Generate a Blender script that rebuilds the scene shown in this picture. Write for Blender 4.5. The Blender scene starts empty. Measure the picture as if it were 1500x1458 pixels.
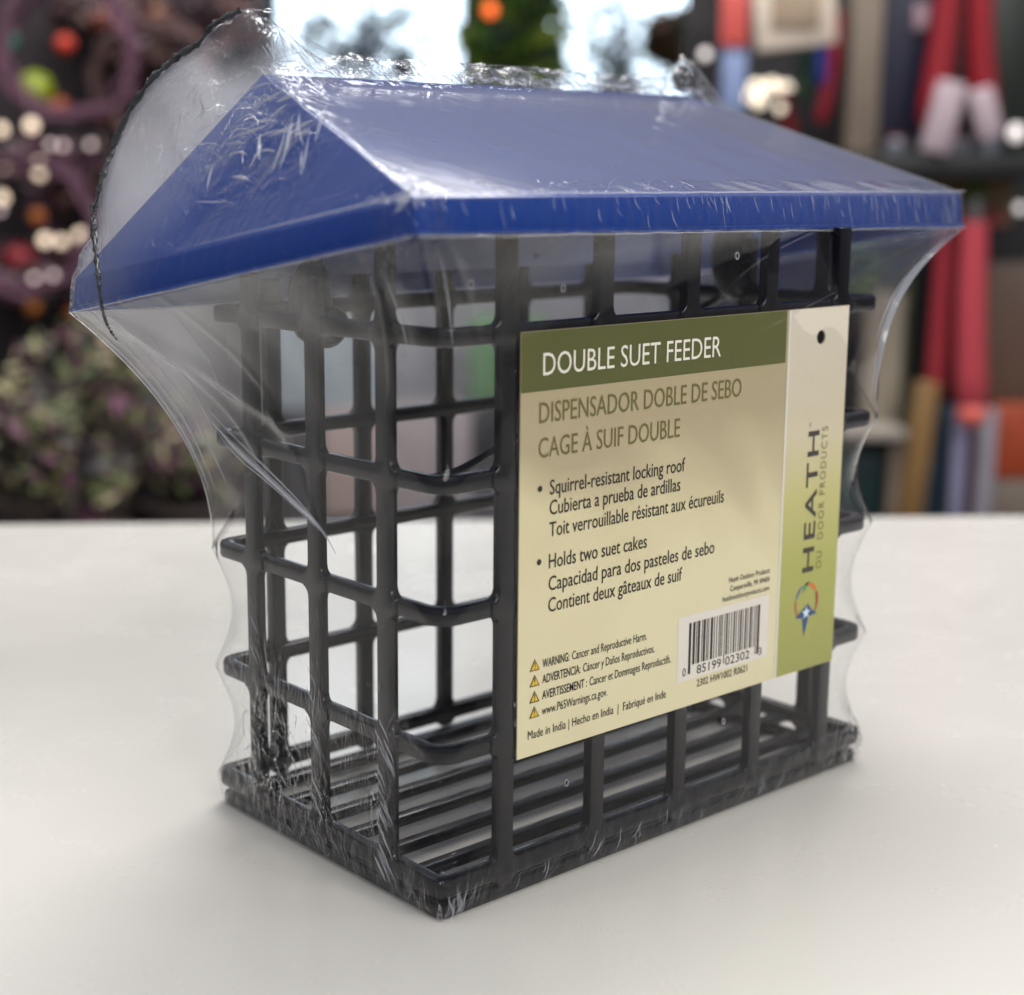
import bpy, bmesh, math, random
from mathutils import Vector, Matrix, noise
random.seed(7)
S = 0.01                                   # all builders below work in centimetres
sc = bpy.context.scene
col = sc.collection

# ------------------------------------------------------------------ camera, world, light
CAM = Vector((-22.2855, -26.4012, 17.4387))
RX = Vector((0.7708552, -0.6370068, -0.0021341)); UP = Vector((0.1230343, 0.1455976, 0.9816638)); FW = Vector((0.6250158, 0.7569832, -0.1906084))
camd = bpy.data.cameras.new('camera'); cam = bpy.data.objects.new('camera', camd); col.objects.link(cam)
cam.matrix_world = Matrix(((RX.x, UP.x, -FW.x, CAM.x*S), (RX.y, UP.y, -FW.y, CAM.y*S), (RX.z, UP.z, -FW.z, CAM.z*S), (0, 0, 0, 1)))
camd.sensor_width = 36; camd.lens = 54.555; camd.shift_x = 0.08658; camd.shift_y = -0.01094
camd.clip_start = 0.02; camd.clip_end = 60
camd.dof.use_dof = True; camd.dof.focus_distance = 0.395; camd.dof.aperture_fstop = 8.8
sc.camera = cam
sc.view_settings.view_transform = 'Standard'; sc.view_settings.look = 'None'
sc.view_settings.gamma = 1; sc.view_settings.exposure = 0.05
sc.render.film_transparent = False
cy = sc.cycles
cy.max_bounces = 10; cy.transparent_max_bounces = 24; cy.glossy_bounces = 4; cy.diffuse_bounces = 3
cy.use_denoising = True; cy.caustics_reflective = False; cy.caustics_refractive = False
cy.sample_clamp_indirect = 6

world = bpy.data.worlds.new('World'); sc.world = world; world.use_nodes = True
wn = world.node_tree.nodes; wl = world.node_tree.links
bgn = wn['Background']
tc = wn.new('ShaderNodeTexCoord'); sx = wn.new('ShaderNodeSeparateXYZ'); rp = wn.new('ShaderNodeValToRGB')
wl.new(tc.outputs['Generated'], sx.inputs[0])
mr = wn.new('ShaderNodeMapRange'); mr.inputs[1].default_value = -1; mr.inputs[2].default_value = 1
wl.new(sx.outputs['Z'], mr.inputs[0]); wl.new(mr.outputs[0], rp.inputs[0]); wl.new(rp.outputs[0], bgn.inputs[0])
e = rp.color_ramp.elements
e[0].position = 0.40; e[0].color = (.14, .13, .12, 1); e[1].position = 0.95; e[1].color = (.80, .82, .92, 1)
x = rp.color_ramp.elements.new(0.505); x.color = (.17, .16, .175, 1)
x = rp.color_ramp.elements.new(0.62); x.color = (.26, .255, .32, 1)
bgn.inputs[1].default_value = 0.74

def area_lamp(name, loc, target, sx_, sy_, power, color):
    d = bpy.data.lights.new(name, 'AREA'); d.shape = 'RECTANGLE'; d.size = sx_*S; d.size_y = sy_*S; d.energy = power; d.color = color
    o = bpy.data.objects.new(name, d); col.objects.link(o); o.location = Vector(loc)*S
    o.rotation_euler = (Vector(target)-Vector(loc)).to_track_quat('-Z', 'Y').to_euler()
    return o
for lx_, ly_ in ((-210, -60), (-130, -60), (60, -60), (-210, 60), (-120, 60), (40, 20), (150, 0), (-150, 170), (-240, 180), (170, -130)):
    area_lamp('unseen_tube_lamp', (lx_, ly_, 205), (lx_*.97, ly_*.97, 0), 5, 140, 2.7, (.93, 1, .95))  # unseen tubes, added in rows for crisp glints on the film
area_lamp('far_table_fill', (78, 66, 155), (40, 36, 0), 80, 80, 21, (1, .985, .96))  # unseen panel added to brighten the far part of the tabletop
area_lamp('unseen_tube_lamp', (45, 135, 150), (85, 200, 20), 120, 12, 12, (1, .96, .93))  # unseen lamp added to brighten the left racks
area_lamp('unseen_tube_lamp', (130, 60, 150), (210, 130, 20), 120, 12, 12, (1, .96, .93))  # unseen lamp added to brighten the right racks
area_lamp('card_fill_lamp', (10, -235, 225), (5, 3, 8), 200, 70, 62, (1, .965, .915))  # unseen lamp added behind the camera to light the card

# ------------------------------------------------------------------ materials
def nm(name):
    m = bpy.data.materials.new(name); m.use_nodes = True
    return m, m.node_tree.nodes, m.node_tree.links, m.node_tree.nodes['Principled BSDF']
def rgb(r, g, b):
    f = lambda c: ((c/255+.055)/1.055)**2.4 if c > 10 else c/255/12.92
    return (f(r), f(g), f(b), 1)
_mc = {}
def mat(name, c, rough=.5, metal=0, var=.12, scale=30, bump=.0, bscale=200, coat=0, spec=.5, trans=0):
    if name in _mc: return _mc[name]
    m, n, l, p = nm(name)
    t = n.new('ShaderNodeTexCoord'); ns = n.new('ShaderNodeTexNoise'); ns.inputs['Scale'].default_value = scale; ns.inputs['Detail'].default_value = 5
    l.new(t.outputs['Object'], ns.inputs['Vector'])
    mx = n.new('ShaderNodeMix'); mx.data_type = 'RGBA'
    mx.inputs[6].default_value = tuple(v*(1-var) for v in c[:3])+(1,); mx.inputs[7].default_value = tuple(min(1, v*(1+var)) for v in c[:3])+(1,)
    l.new(ns.outputs[0], mx.inputs[0]); l.new(mx.outputs[2], p.inputs['Base Color'])
    p.inputs['Roughness'].default_value = rough; p.inputs['Metallic'].default_value = metal
    p.inputs['Coat Weight'].default_value = coat; p.inputs['Specular IOR Level'].default_value = spec
    if trans: p.inputs['Transmission Weight'].default_value = trans
    if bump:
        n2 = n.new('ShaderNodeTexNoise'); n2.inputs['Scale'].default_value = bscale; n2.inputs['Detail'].default_value = 3
        l.new(t.outputs['Object'], n2.inputs['Vector'])
        b = n.new('ShaderNodeBump'); b.inputs['Strength'].default_value = bump; b.inputs['Distance'].default_value = .0005
        l.new(n2.outputs[0], b.inputs['Height']); l.new(b.outputs[0], p.inputs['Normal'])
    _mc[name] = m
    return m
def glow(name, c, s):
    if name in _mc: return _mc[name]
    m, n, l, p = nm(name)
    p.inputs['Base Color'].default_value = c; p.inputs['Emission Color'].default_value = c; p.inputs['Emission Strength'].default_value = s
    _mc[name] = m
    return m

# ------------------------------------------------------------------ mesh helpers (cm)
class MB:
    def __init__(s): s.v = []; s.f = []
    def add(s, vs, fs):
        k = len(s.v); s.v += [tuple(v) for v in vs]; s.f += [tuple(i+k for i in f) for f in fs]; return s
    def box(s, x0, x1, y0, y1, z0, z1, M=None):
        vs = [Vector((x, y, z)) for z in (z0, z1) for y in (y0, y1) for x in (x0, x1)]
        if M is not None: vs = [M @ v for v in vs]
        return s.add(vs, [(0, 2, 3, 1), (4, 5, 7, 6), (0, 1, 5, 4), (2, 6, 7, 3), (0, 4, 6, 2), (1, 3, 7, 5)])
    def tube(s, pts, r, n=10, closed=False, cap=True):
        pts = [Vector(p) for p in pts]; N = len(pts); rr = r if isinstance(r, (list, tuple)) else [r]*N
        rings = []; up = None
        for i, p in enumerate(pts):
            a = pts[(i-1) % N] if (closed or i > 0) else p; b = pts[(i+1) % N] if (closed or i < N-1) else p
            t = (b-a).normalized()
            if up is None: up = t.orthogonal().normalized()
            up = (up-t*up.dot(t))
            up = up.normalized() if up.length > 1e-6 else t.orthogonal().normalized()
            w = t.cross(up)
            rings.append([p+(up*math.cos(q)+w*math.sin(q))*rr[i] for q in (2*math.pi*j/n for j in range(n))])
        vs = [v for g in rings for v in g]; fs = []
        for i in range(N if closed else N-1):
            k = (i+1) % N
            for j in range(n): fs.append((i*n+j, i*n+(j+1) % n, k*n+(j+1) % n, k*n+j))
        if cap and not closed: fs += [tuple(range(n-1, -1, -1)), tuple((N-1)*n+j for j in range(n))]
        return s.add(vs, fs)
    def prism(s, poly, y0, y1, M=None):    # poly in (x,z), extruded along y
        n = len(poly); vs = [Vector((p[0], y, p[1])) for y in (y0, y1) for p in poly]
        if M is not None: vs = [M @ v for v in vs]
        return s.add(vs, [tuple(range(n)), tuple(range(2*n-1, n-1, -1))]+[(i, i+n, (i+1) % n+n, (i+1) % n) for i in range(n)])
    def ball(s, c, r, n=10, m=7, sq=(1, 1, 1)):
        c = Vector(c); vs = [c+Vector((0, 0, r*sq[2]))]
        for i in range(1, m):
            a = math.pi*i/m
            for j in range(n):
                b = 2*math.pi*j/n; vs.append(c+Vector((r*sq[0]*math.sin(a)*math.cos(b), r*sq[1]*math.sin(a)*math.sin(b), r*sq[2]*math.cos(a))))
        vs.append(c-Vector((0, 0, r*sq[2]))); fs = [(0, 1+j, 1+(j+1) % n) for j in range(n)]
        for i in range(m-2):
            for j in range(n): a = 1+i*n; fs.append((a+j, a+n+j, a+n+(j+1) % n, a+(j+1) % n))
        k = 1+(m-2)*n; fs += [(k+j, len(vs)-1, k+(j+1) % n) for j in range(n)]
        return s.add(vs, fs)
    def build(s, name, m, parent=None, smooth=False, bevel=0, seg=2, org=None, auto=None):
        o0 = Vector(org) if org is not None else Vector((0, 0, 0))
        me = bpy.data.meshes.new(name); me.from_pydata([(Vector(v)-o0)*S for v in s.v], [], s.f); me.update()
        bm = bmesh.new(); bm.from_mesh(me); bmesh.ops.recalc_face_normals(bm, faces=bm.faces)
        if bevel:
            es = [e_ for e_ in bm.edges if len(e_.link_faces) == 2 and e_.calc_face_angle(0) > .45]
            bmesh.ops.bevel(bm, geom=es, offset=bevel*S, segments=seg, affect='EDGES', profile=.5, clamp_overlap=True)
        bm.to_mesh(me); bm.free()
        if smooth or bevel:
            for p in me.polygons: p.use_smooth = True
            me.set_sharp_from_angle(angle=math.radians(auto or 42))
        if m: me.materials.append(m)
        o = bpy.data.objects.new(name, me); col.objects.link(o)
        if parent: o.parent = parent; o.location = o0*S-Vector(parent.get('org', (0, 0, 0)))
        else: o.location = o0*S
        return o
def thing(name, label, cat, loc=(0, 0, 0), group=None):
    o = bpy.data.objects.new(name, None); col.objects.link(o); o.location = Vector(loc)*S; o['org'] = tuple(Vector(loc)*S)
    o['label'] = label; o['category'] = cat
    if group: o['group'] = group
    o.empty_display_size = .01
    return o
def tag(o, label, cat, group=None):
    o['label'] = label; o['category'] = cat
    if group: o['group'] = group
    return o
def struct(o): o['kind'] = 'structure'; return o

# ------------------------------------------------------------------ the setting
def table_material():
    m, n, l, p = nm('table_laminate')
    t = n.new('ShaderNodeTexCoord'); a = n.new('ShaderNodeTexNoise'); a.inputs['Scale'].default_value = 9; a.inputs['Detail'].default_value = 6
    b = n.new('ShaderNodeTexNoise'); b.inputs['Scale'].default_value = 1500; b.inputs['Detail'].default_value = 2
    l.new(t.outputs['Object'], a.inputs['Vector']); l.new(t.outputs['Object'], b.inputs['Vector'])
    r = n.new('ShaderNodeValToRGB'); r.color_ramp.elements[0].color = (.60, .575, .525, 1); r.color_ramp.elements[1].color = (.66, .635, .585, 1)
    l.new(a.outputs[0], r.inputs[0])
    sp = n.new('ShaderNodeValToRGB'); sp.color_ramp.elements[0].position = .735; sp.color_ramp.elements[0].color = (1, 1, 1, 1)
    sp.color_ramp.elements[1].position = .77; sp.color_ramp.elements[1].color = (.45, .38, .3, 1)
    l.new(b.outputs[0], sp.inputs[0])
    mx = n.new('ShaderNodeMix'); mx.data_type = 'RGBA'; mx.blend_type = 'MULTIPLY'; mx.inputs[0].default_value = .8
    l.new(r.outputs[0], mx.inputs[6]); l.new(sp.outputs[0], mx.inputs[7]); l.new(mx.outputs[2], p.inputs['Base Color'])
    rr = n.new('ShaderNodeMapRange'); rr.inputs[1].default_value = .3; rr.inputs[2].default_value = .7; rr.inputs[3].default_value = .235; rr.inputs[4].default_value = .285
    sm = n.new('ShaderNodeTexNoise'); sm.inputs['Scale'].default_value = 22; sm.inputs['Detail'].default_value = 8; sm.inputs['Distortion'].default_value = 1.2; l.new(t.outputs['Object'], sm.inputs['Vector'])
    l.new(sm.outputs[0], rr.inputs[0]); l.new(rr.outputs[0], p.inputs['Roughness'])
    bp = n.new('ShaderNodeBump'); bp.inputs['Strength'].default_value = .05; bp.inputs['Distance'].default_value = .0003
    l.new(b.outputs[0], bp.inputs['Height']); l.new(bp.outputs[0], p.inputs['Normal'])
    return m
FH = Vector((FW.x, FW.y, 0)).normalized(); RH = Vector((FH.y, -FH.x, 0))
def bgp(a, b, z): return Vector((CAM.x, CAM.y, 0))+RH*a+FH*b+Vector((0, 0, z))
def atb(px, py, b):
    d = FW+RX*((px-620.13)/2273.12)-UP*((py-712.58)/2273.12)
    return CAM+d*(b/d.dot(FH))
BGM = Matrix(((RH.x, FH.x, 0, CAM.x), (RH.y, FH.y, 0, CAM.y), (0, 0, 1, 0), (0, 0, 0, 1)))
def loc(px, py, b):                        # (right, forward, z) of a spot seen at that place in the photo
    w = atb(px, py, b); d = w-CAM; return d.dot(RH), b, w.z
def slab(px0, px1, py0, py1, b, th):
    a0, _, z1 = loc(px0, py0, b); a1, _, z0 = loc(px1, py1, b)
    return a0, a1, b, b+th, z0, z1

top = thing('table', 'glossy off-white laminate table under the packaged feeder', 'table', (15, 10, -90))
M_t = table_material()
e0 = Vector((11.3, 49.2, 0)); ed = Vector((43, -33.4, 0)).normalized(); en = Vector((ed.y, -ed.x, 0))   # far edge line, towards the camera
TM = Matrix(((ed.x, -en.x, 0, e0.x), (ed.y, -en.y, 0, e0.y), (0, 0, 1, 0), (0, 0, 0, 1)))
MB().box(-75, 105, -125, 0, -2.6, 0, TM).build('tabletop', M_t, top, bevel=.12, org=(15, 10, 0))
for (lx, ly) in ((-70, -120), (100, -120), (-70, -5), (100, -5)):
    MB().box(lx-2.5, lx+2.5, ly-2.5, ly+2.5, -90, -2.6, TM).build('leg', mat('leg_steel', rgb(90, 90, 92), .4, .6), top, bevel=.2)
struct(MB().box(-900, 900, -500, 900, -92, -90, BGM).build('floor', mat('shop_floor', rgb(96, 88, 82), .35, var=.2, scale=3)))

# ------------------------------------------------------------------ feeder: cage
W, D = 17.0, 9.96
SB, PX_, PY_ = 2.11, (17-2*2.11)/4, 2.867
HZ = [4.12, 7.53, 10.66, 14.05]
def plastic(name, c, rough, coat):
    m, n, l, p = nm(name)
    t = n.new('ShaderNodeTexCoord'); a = n.new('ShaderNodeTexNoise'); a.inputs['Scale'].default_value = 120; a.inputs['Detail'].default_value = 4
    l.new(t.outputs['Object'], a.inputs['Vector'])
    r = n.new('ShaderNodeMapRange'); r.inputs[3].default_value = rough*.75; r.inputs[4].default_value = rough*1.3
    l.new(a.outputs[0], r.inputs[0]); l.new(r.outputs[0], p.inputs['Roughness'])
    b = n.new('ShaderNodeBump'); b.inputs['Strength'].default_value = .25; b.inputs['Distance'].default_value = .0003
    a2 = n.new('ShaderNodeTexNoise'); a2.inputs['Scale'].default_value = 260; a2.inputs['Detail'].default_value = 2
    l.new(t.outputs['Object'], a2.inputs['Vector']); l.new(a2.outputs[0], b.inputs['Height']); l.new(b.outputs[0], p.inputs['Normal'])
    p.inputs['Base Color'].default_value = c; p.inputs['Coat Weight'].default_value = coat; p.inputs['Coat Roughness'].default_value = .12; p.inputs['Specular IOR Level'].default_value = .32
    return m
M_black = plastic('black_coating', (.005, .005, .007, 1), .24, .15)
M_blue = plastic('blue_plastic', (.006, .040, .23, 1), .14, .10)

feeder = thing('suet_feeder', 'black double suet cage feeder with blue hip roof, wrapped in clear film', 'bird feeder', (8.5, 5, 0))
def rrect(x0, x1, y0, y1, r, n=8):
    P = []
    for (cx_, cy_, a0) in ((x0+r, y0+r, 180), (x1-r, y0+r, 270), (x1-r, y1-r, 0), (x0+r, y1-r, 90)):
        for i in range(n+1):
            a = math.radians(a0+90*i/n); P.append((cx_+r*math.cos(a), cy_+r*math.sin(a)))
    return P
def hoop(zc, h, th, r_out, inset, name):
    o = rrect(inset, W-inset, inset, D-inset, r_out); i = rrect(inset+th, W-inset-th, inset+th, D-inset-th, max(.12, r_out-th*.6))
    n = len(o); vs = []
    for P, z in ((o, zc-h/2), (o, zc+h/2), (i, zc+h/2), (i, zc-h/2)): vs += [(p[0], p[1], z) for p in P]
    fs = []
    for k in range(4):
        for j in range(n): fs.append((k*n+j, k*n+(j+1) % n, ((k+1) % 4)*n+(j+1) % n, ((k+1) % 4)*n+j))
    return MB().add(vs, fs).build(name, M_black, feeder, bevel=.09, org=(8.5, 5, zc))
for z in HZ: hoop(z, .44, .36, .62, .03, 'hoop')
hoop(.84, .50, .36, .40, -.02, 'base_hoop')
hoop(.19, .38, .34, .22, .10, 'base_rim')
for fx, fy in ((.45, .45), (W-.45, .45), (.45, D-.45), (W-.45, D-.45), (SB, .27), (SB+2*PX_, .27), (SB+4*PX_, .27), (.27, SB), (.27, SB+2*PY_)):
    MB().box(fx-.14, fx+.14, fy-.12, fy+.12, .34, .62).build('rim_post', M_black, feeder, bevel=.04)
def bar_poly(zt, w=.25, rf=.26):
    L = [(-w, .12)]
    for z in HZ:
        zl, zh = z-.2, z+.2
        for q in (0, 30, 60, 85): a = math.radians(q); L.append((-w-rf*(1-math.cos(a)), zl-rf+rf*math.sin(a)))
        for q in (85, 60, 30, 0): a = math.radians(q); L.append((-w-rf*(1-math.cos(a)), zh+rf-rf*math.sin(a)))
    L[0] = (-w+.06, .40); L.insert(1, (-w-.02, .50)); L.insert(2, (-w-.2, .66)); L.insert(3, (-w-.2, 1.04)); L.insert(4, (-w-.06, 1.14)); L.insert(5, (-w, 1.32))
    L.append((-w, zt))
    return [(-x_, z_) for x_, z_ in L]+[(x_, z_) for x_, z_ in reversed(L)]
def bar(x, y, rot, zt):
    M = Matrix.Translation((x, y, 0)) @ Matrix.Rotation(rot, 4, 'Z')
    return MB().prism(bar_poly(zt), -.035, .27, M).build('bar', M_black, feeder, bevel=.05, seg=2, org=(x, y, 0))
def topz(y): return 16.9-.20*y
for k in range(5):
    bar(SB+k*PX_, 0, 0, topz(0) if k < 3 else 16.27-.02*(k-3)); bar(SB+k*PX_, D, math.pi, 14.9)
for k in range(3):
    y = SB+k*PY_; bar(0, y, -math.pi/2, topz(y)-.1); bar(W, y, math.pi/2, topz(y)-.1)
for k in range(1, 7):
    y = D*k/7
    MB().prism([(y-.27, .60), (y+.27, .60), (y+.27, .78), (y+.08, .88), (y-.27, .88)], .2, W-.2, Matrix.Rotation(-math.pi/2, 4, 'Z') @ Matrix.Scale(-1, 4, (1, 0, 0))).build('floor_bar', M_black, feeder, bevel=.06)

# ------------------------------------------------------------------ feeder: roof
V = Vector
rN, rR, rL, rB = V((-2.38, -2.032, 17.188)), V((23.638, 1.874, 17.103)), V((-4.058, 9.37, 15.159)), V((21.914, 13.114, 14.769))
fN, fR, fL, fB = V((-2.437, -2.098, 16.479)), V((23.596, 1.728, 16.105)), V((-4.189, 9.337, 14.366)), V((21.914, 13.18, 14.019))
g0, g1 = V((-.48, 6.103, 20.106)), V((18.403, 8.987, 20.348))
def roof():
    cen = V((9.7, 5.7, 15))
    def inn(p, s_): q = p+(cen-p).normalized()*.22; q.z = p.z-s_; return q
    o = [rN, rR, rB, rL, fN, fR, fB, fL, g0, g1]
    i = [inn(p, .16) for p in (rN, rR, rB, rL)]+[inn(p, 0) for p in (fN, fR, fB, fL)]+[g0-V((0, 0, .2)), g1-V((0, 0, .2))]
    def faces(k, rev):
        F_ = [(0, 1, 9, 8), (1, 2, 9), (2, 3, 8, 9), (3, 0, 8), (0, 4, 5, 1), (1, 5, 6, 2), (2, 6, 7, 3), (3, 7, 4, 0)]
        return [tuple(k+a for a in (reversed(f) if rev else f)) for f in F_]
    mb = MB().add(o+i, faces(0, 0)+faces(10, 1)+[(4, 14, 15, 5), (5, 15, 16, 6), (6, 16, 17, 7), (7, 17, 14, 4)])
    return mb.build('roof', M_blue, feeder, bevel=.06, seg=3, org=(9.7, 5.7, 15.5))
roof_o = roof()
# a rolled lip along the lower edge of the fascia
lip = [fN, fR, fB, fL]
MB().tube([p+V((0, 0, .03)) for p in lip], .07, 8, closed=True).build('edge_lip', M_blue, roof_o, smooth=True)
for o_ in col.objects:
    if o_.name == 'edge_lip': o_.location = -Vector(roof_o.get('org', (0, 0, 0)))-Vector((9.7, 5.7, 15.5))*S
# hanging cord with knots under the roof
M_cord = mat('black_cord', (.012, .012, .013, 1), .45, bump=.6, bscale=900)
def smoothpath(P, n=8):
    P = [V(p) for p in P]; out = []
    for i in range(len(P)-1):
        a = P[max(0, i-1)]; b = P[i]; c = P[i+1]; d = P[min(len(P)-1, i+2)]
        for k in range(n):
            t = k/n; out.append(.5*((2*b)+(c-a)*t+(2*a-5*b+4*c-d)*t*t+(3*b-3*c+d-a)*t**3))
    return out+[P[-1]]
def at(px, py, dep): return CAM+(FW+RX*((px-620.13)/2273.12)-UP*((py-712.58)/2273.12))*dep
K0 = g0+V((.8, -.2, -4.6))
c0 = at(462, 455, 41.5); c1_ = at(1078, 385, 50) 
cord = [c1_+V((0, 0, .6)), g1+V((-.7, 0, -1.6)), g1+V((-1.6, 0, -.75))]+[g0.lerp(g1, t)+V((0, 0, -.62)) for t in (.85, .6, .35, .12)]+[g0+V((.3, 0, -1.1)), c0+V((0, 0, 1.9)), c0]
MB().tube(smoothpath(cord), .15, 9).build('hanging_cord', M_cord, feeder, smooth=True)
def ring(px, py, dep, rx, rz, th, n_=22, tl=0):
    c = at(px, py, dep); k = dep/2273
    P = [c+RX*(rx*k*math.cos(a)+tl*k*math.sin(a))+UP*(rz*k*math.sin(a))+FH*(.25*math.sin(a+1)) for a in (2*math.pi*q/n_ for q in range(n_))]
    return MB().tube(P, th, 9, closed=True)
ring(455, 440, 41.3, 15, 46, .30).build('knot', M_cord, feeder, smooth=True)
ring(482, 480, 41.0, 17, 19, .21, tl=4).build('cord_loop', M_cord, feeder, smooth=True)
ring(1075, 380, 49, 16, 40, .42).build('knot', M_cord, feeder, smooth=True)
ring(998, 118, (g1-CAM).dot(FW)+.2, 9, 12, .16).build('cord_loop', M_cord, feeder, smooth=True)
c1 = at(1078, 385, 50)
sag = [at(600, 706, 40), at(640, 700, 41), at(672, 690, 42), at(705, 672, 43), at(740, 650, 44), at(790, 620, 45.5), at(860, 560, 47.5), c1+V((0, 0, -.8))]
MB().tube(smoothpath(sag), .13, 8).build('loose_cord', M_cord, feeder, smooth=True)

# ------------------------------------------------------------------ product card
cardT = thing('product_card', 'green and tan printed product card reading DOUBLE SUET FEEDER on the front of the cage', 'product card', (8.7, -.12, 3.62))
CX0, CX1, CZ0, CZ1, CY = 2.38, 15.08, 3.62, 14.08, -.10
def ramp(n, stops):
    r = n.new('ShaderNodeValToRGB'); el = r.color_ramp.elements
    while len(el) < len(stops): el.new(.5)
    for q, (p_, c_) in zip(el, stops): q.position = p_; q.color = c_
    return r
def card_mat():
    m, n, l, p = nm('card_print')
    t = n.new('ShaderNodeTexCoord'); ns = n.new('ShaderNodeTexNoise'); ns.inputs['Scale'].default_value = 13; ns.inputs['Detail'].default_value = 2.5
    ns.inputs['Distortion'].default_value = .6
    mp = n.new('ShaderNodeMapping'); mp.inputs['Location'].default_value = (.31, 0, .12)
    l.new(t.outputs['Object'], mp.inputs[0]); l.new(mp.outputs[0], ns.inputs['Vector'])
    sxx = n.new('ShaderNodeSeparateXYZ'); l.new(t.outputs['Object'], sxx.inputs[0])
    z = n.new('ShaderNodeMapRange'); z.inputs[1].default_value = .035; z.inputs[2].default_value = .095
    l.new(sxx.outputs['Z'], z.inputs[0])
    xr = n.new('ShaderNodeMapRange'); xr.inputs[1].default_value = -.02; xr.inputs[2].default_value = .04; l.new(sxx.outputs['X'], xr.inputs[0])
    a = n.new('ShaderNodeMath'); a.operation = 'MULTIPLY_ADD'; a.inputs[1].default_value = .42; l.new(z.outputs[0], a.inputs[0])
    mu = n.new('ShaderNodeMath'); mu.operation = 'MULTIPLY'; mu.inputs[1].default_value = .75; l.new(ns.outputs[0], mu.inputs[0]); l.new(mu.outputs[0], a.inputs[2])
    r = ramp(n, [(.42, rgb(224, 215, 174)), (.54, rgb(216, 206, 163)), (.60, rgb(198, 186, 148)), (.72, rgb(178, 164, 130))])
    l.new(a.outputs[0], r.inputs[0]); l.new(r.outputs[0], p.inputs['Base Color'])
    p.inputs['Roughness'].default_value = .38; p.inputs['Coat Weight'].default_value = .3; p.inputs['Coat Roughness'].default_value = .15
    return m
def strip_mat():
    m, n, l, p = nm('strip_print')
    t = n.new('ShaderNodeTexCoord'); sxx = n.new('ShaderNodeSeparateXYZ'); l.new(t.outputs['Object'], sxx.inputs[0])
    z = n.new('ShaderNodeMapRange'); z.inputs[1].default_value = 0; z.inputs[2].default_value = .1045; l.new(sxx.outputs['Z'], z.inputs[0])
    r = ramp(n, [(0, rgb(150, 152, 60)), (.3, rgb(170, 172, 78)), (.5, rgb(196, 190, 120)), (.68, rgb(212, 202, 172)), (1, rgb(214, 206, 190))])
    l.new(z.outputs[0], r.inputs[0]); l.new(r.outputs[0], p.inputs['Base Color']); p.inputs['Roughness'].default_value = .35; p.inputs['Coat Weight'].default_value = .3
    return m
M_card, M_strip = card_mat(), strip_mat()
M_band = mat('band_print', rgb(88, 92, 46), .38, var=.12, scale=25)
ink = lambda nme, c: mat(nme, c, .45, var=.0)
I_blk, I_wht, I_olv = ink('black_ink', rgb(36, 34, 30)), ink('white_ink', rgb(222, 218, 205)), ink('olive_ink', rgb(104, 98, 52))
ORG = (8.7, -.12, 3.62)
# the card, with the punched hang hole left open
def card_body():
    hx, hz, hr = 13.83, 13.25, .19
    ring = [(hx+hr*math.cos(2*math.pi*k/24), hz+hr*math.sin(2*math.pi*k/24)) for k in range(24)]
    sq = []
    for (x_, z_) in ring:                                          # matching points on a square round the hole
        dx, dz = x_-hx, z_-hz; s_ = .45/max(abs(dx), abs(dz)); sq.append((hx+dx*s_, hz+dz*s_))
    mb = MB()
    for y0 in (CY, CY+.035):
        vs = [(a, y0, b) for a, b in ring]+[(a, y0, b) for a, b in sq]
        mb.add(vs, [(k, (k+1) % 24, 24+(k+1) % 24, 24+k) for k in range(24)])
        for (a, b, c, d) in ((CX0, 12.40, CZ0, CZ1), (12.40, hx-.45, CZ0, CZ1), (hx-.45, hx+.45, CZ0, hz-.45), (hx-.45, hx+.45, hz+.45, CZ1), (hx+.45, CX1, CZ0, CZ1)):
            mb.add([(a, y0, c), (b, y0, c), (b, y0, d), (a, y0, d)], [(0, 1, 2, 3)])
    for (a, b) in (((CX0, CZ0), (CX1, CZ0)), ((CX1, CZ0), (CX1, CZ1)), ((CX1, CZ1), (CX0, CZ1)), ((CX0, CZ1), (CX0, CZ0))):
        mb.add([(a[0], CY, a[1]), (b[0], CY, b[1]), (b[0], CY+.035, b[1]), (a[0], CY+.035, a[1])], [(0, 1, 2, 3)])
    mb.add([(a, y_, b) for y_ in (CY, CY+.035) for a, b in ring], [(k, (k+1) % 24, 24+(k+1) % 24, 24+k) for k in range(24)])
    return mb.build('card', M_card, cardT, org=ORG)
card_body()
def flat(name, x0, x1, z0, z1, m, lift):
    y = CY-lift
    return MB().add([(x0, y, z0), (x1, y, z0), (x1, y, z1), (x0, y, z1)], [(0, 1, 2, 3)]).build(name, m, cardT, org=ORG)
flat('header_band', CX0+.01, 12.27, 12.65, CZ1-.01, M_band, .004)
flat('white_line', 12.36, 12.45, CZ0+.01, CZ1-.01, I_wht, .008)
def strip():
    hx, hz, hr = 13.83, 13.25, .2; y = CY-.004; n = 24
    ring = [(hx+hr*math.cos(2*math.pi*k/n), hz+hr*math.sin(2*math.pi*k/n)) for k in range(n)]
    sq = [(hx+(a-hx)*.45/max(abs(a-hx), abs(b-hz)), hz+(b-hz)*.45/max(abs(a-hx), abs(b-hz))) for a, b in ring]
    mb = MB().add([(a, y, b) for a, b in ring+sq], [(k, (k+1) % n, n+(k+1) % n, n+k) for k in range(n)])
    for (a, b, c, d) in ((12.40, hx-.45, CZ0+.01, CZ1-.01), (hx-.45, hx+.45, CZ0+.01, hz-.45), (hx-.45, hx+.45, hz+.45, CZ1-.01), (hx+.45, CX1-.01, CZ0+.01, CZ1-.01)):
        mb.add([(a, y, c), (b, y, c), (b, y, d), (a, y, d)], [(0, 1, 2, 3)])
    mb.build('side_strip', M_strip, cardT, org=ORG)
strip()
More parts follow.
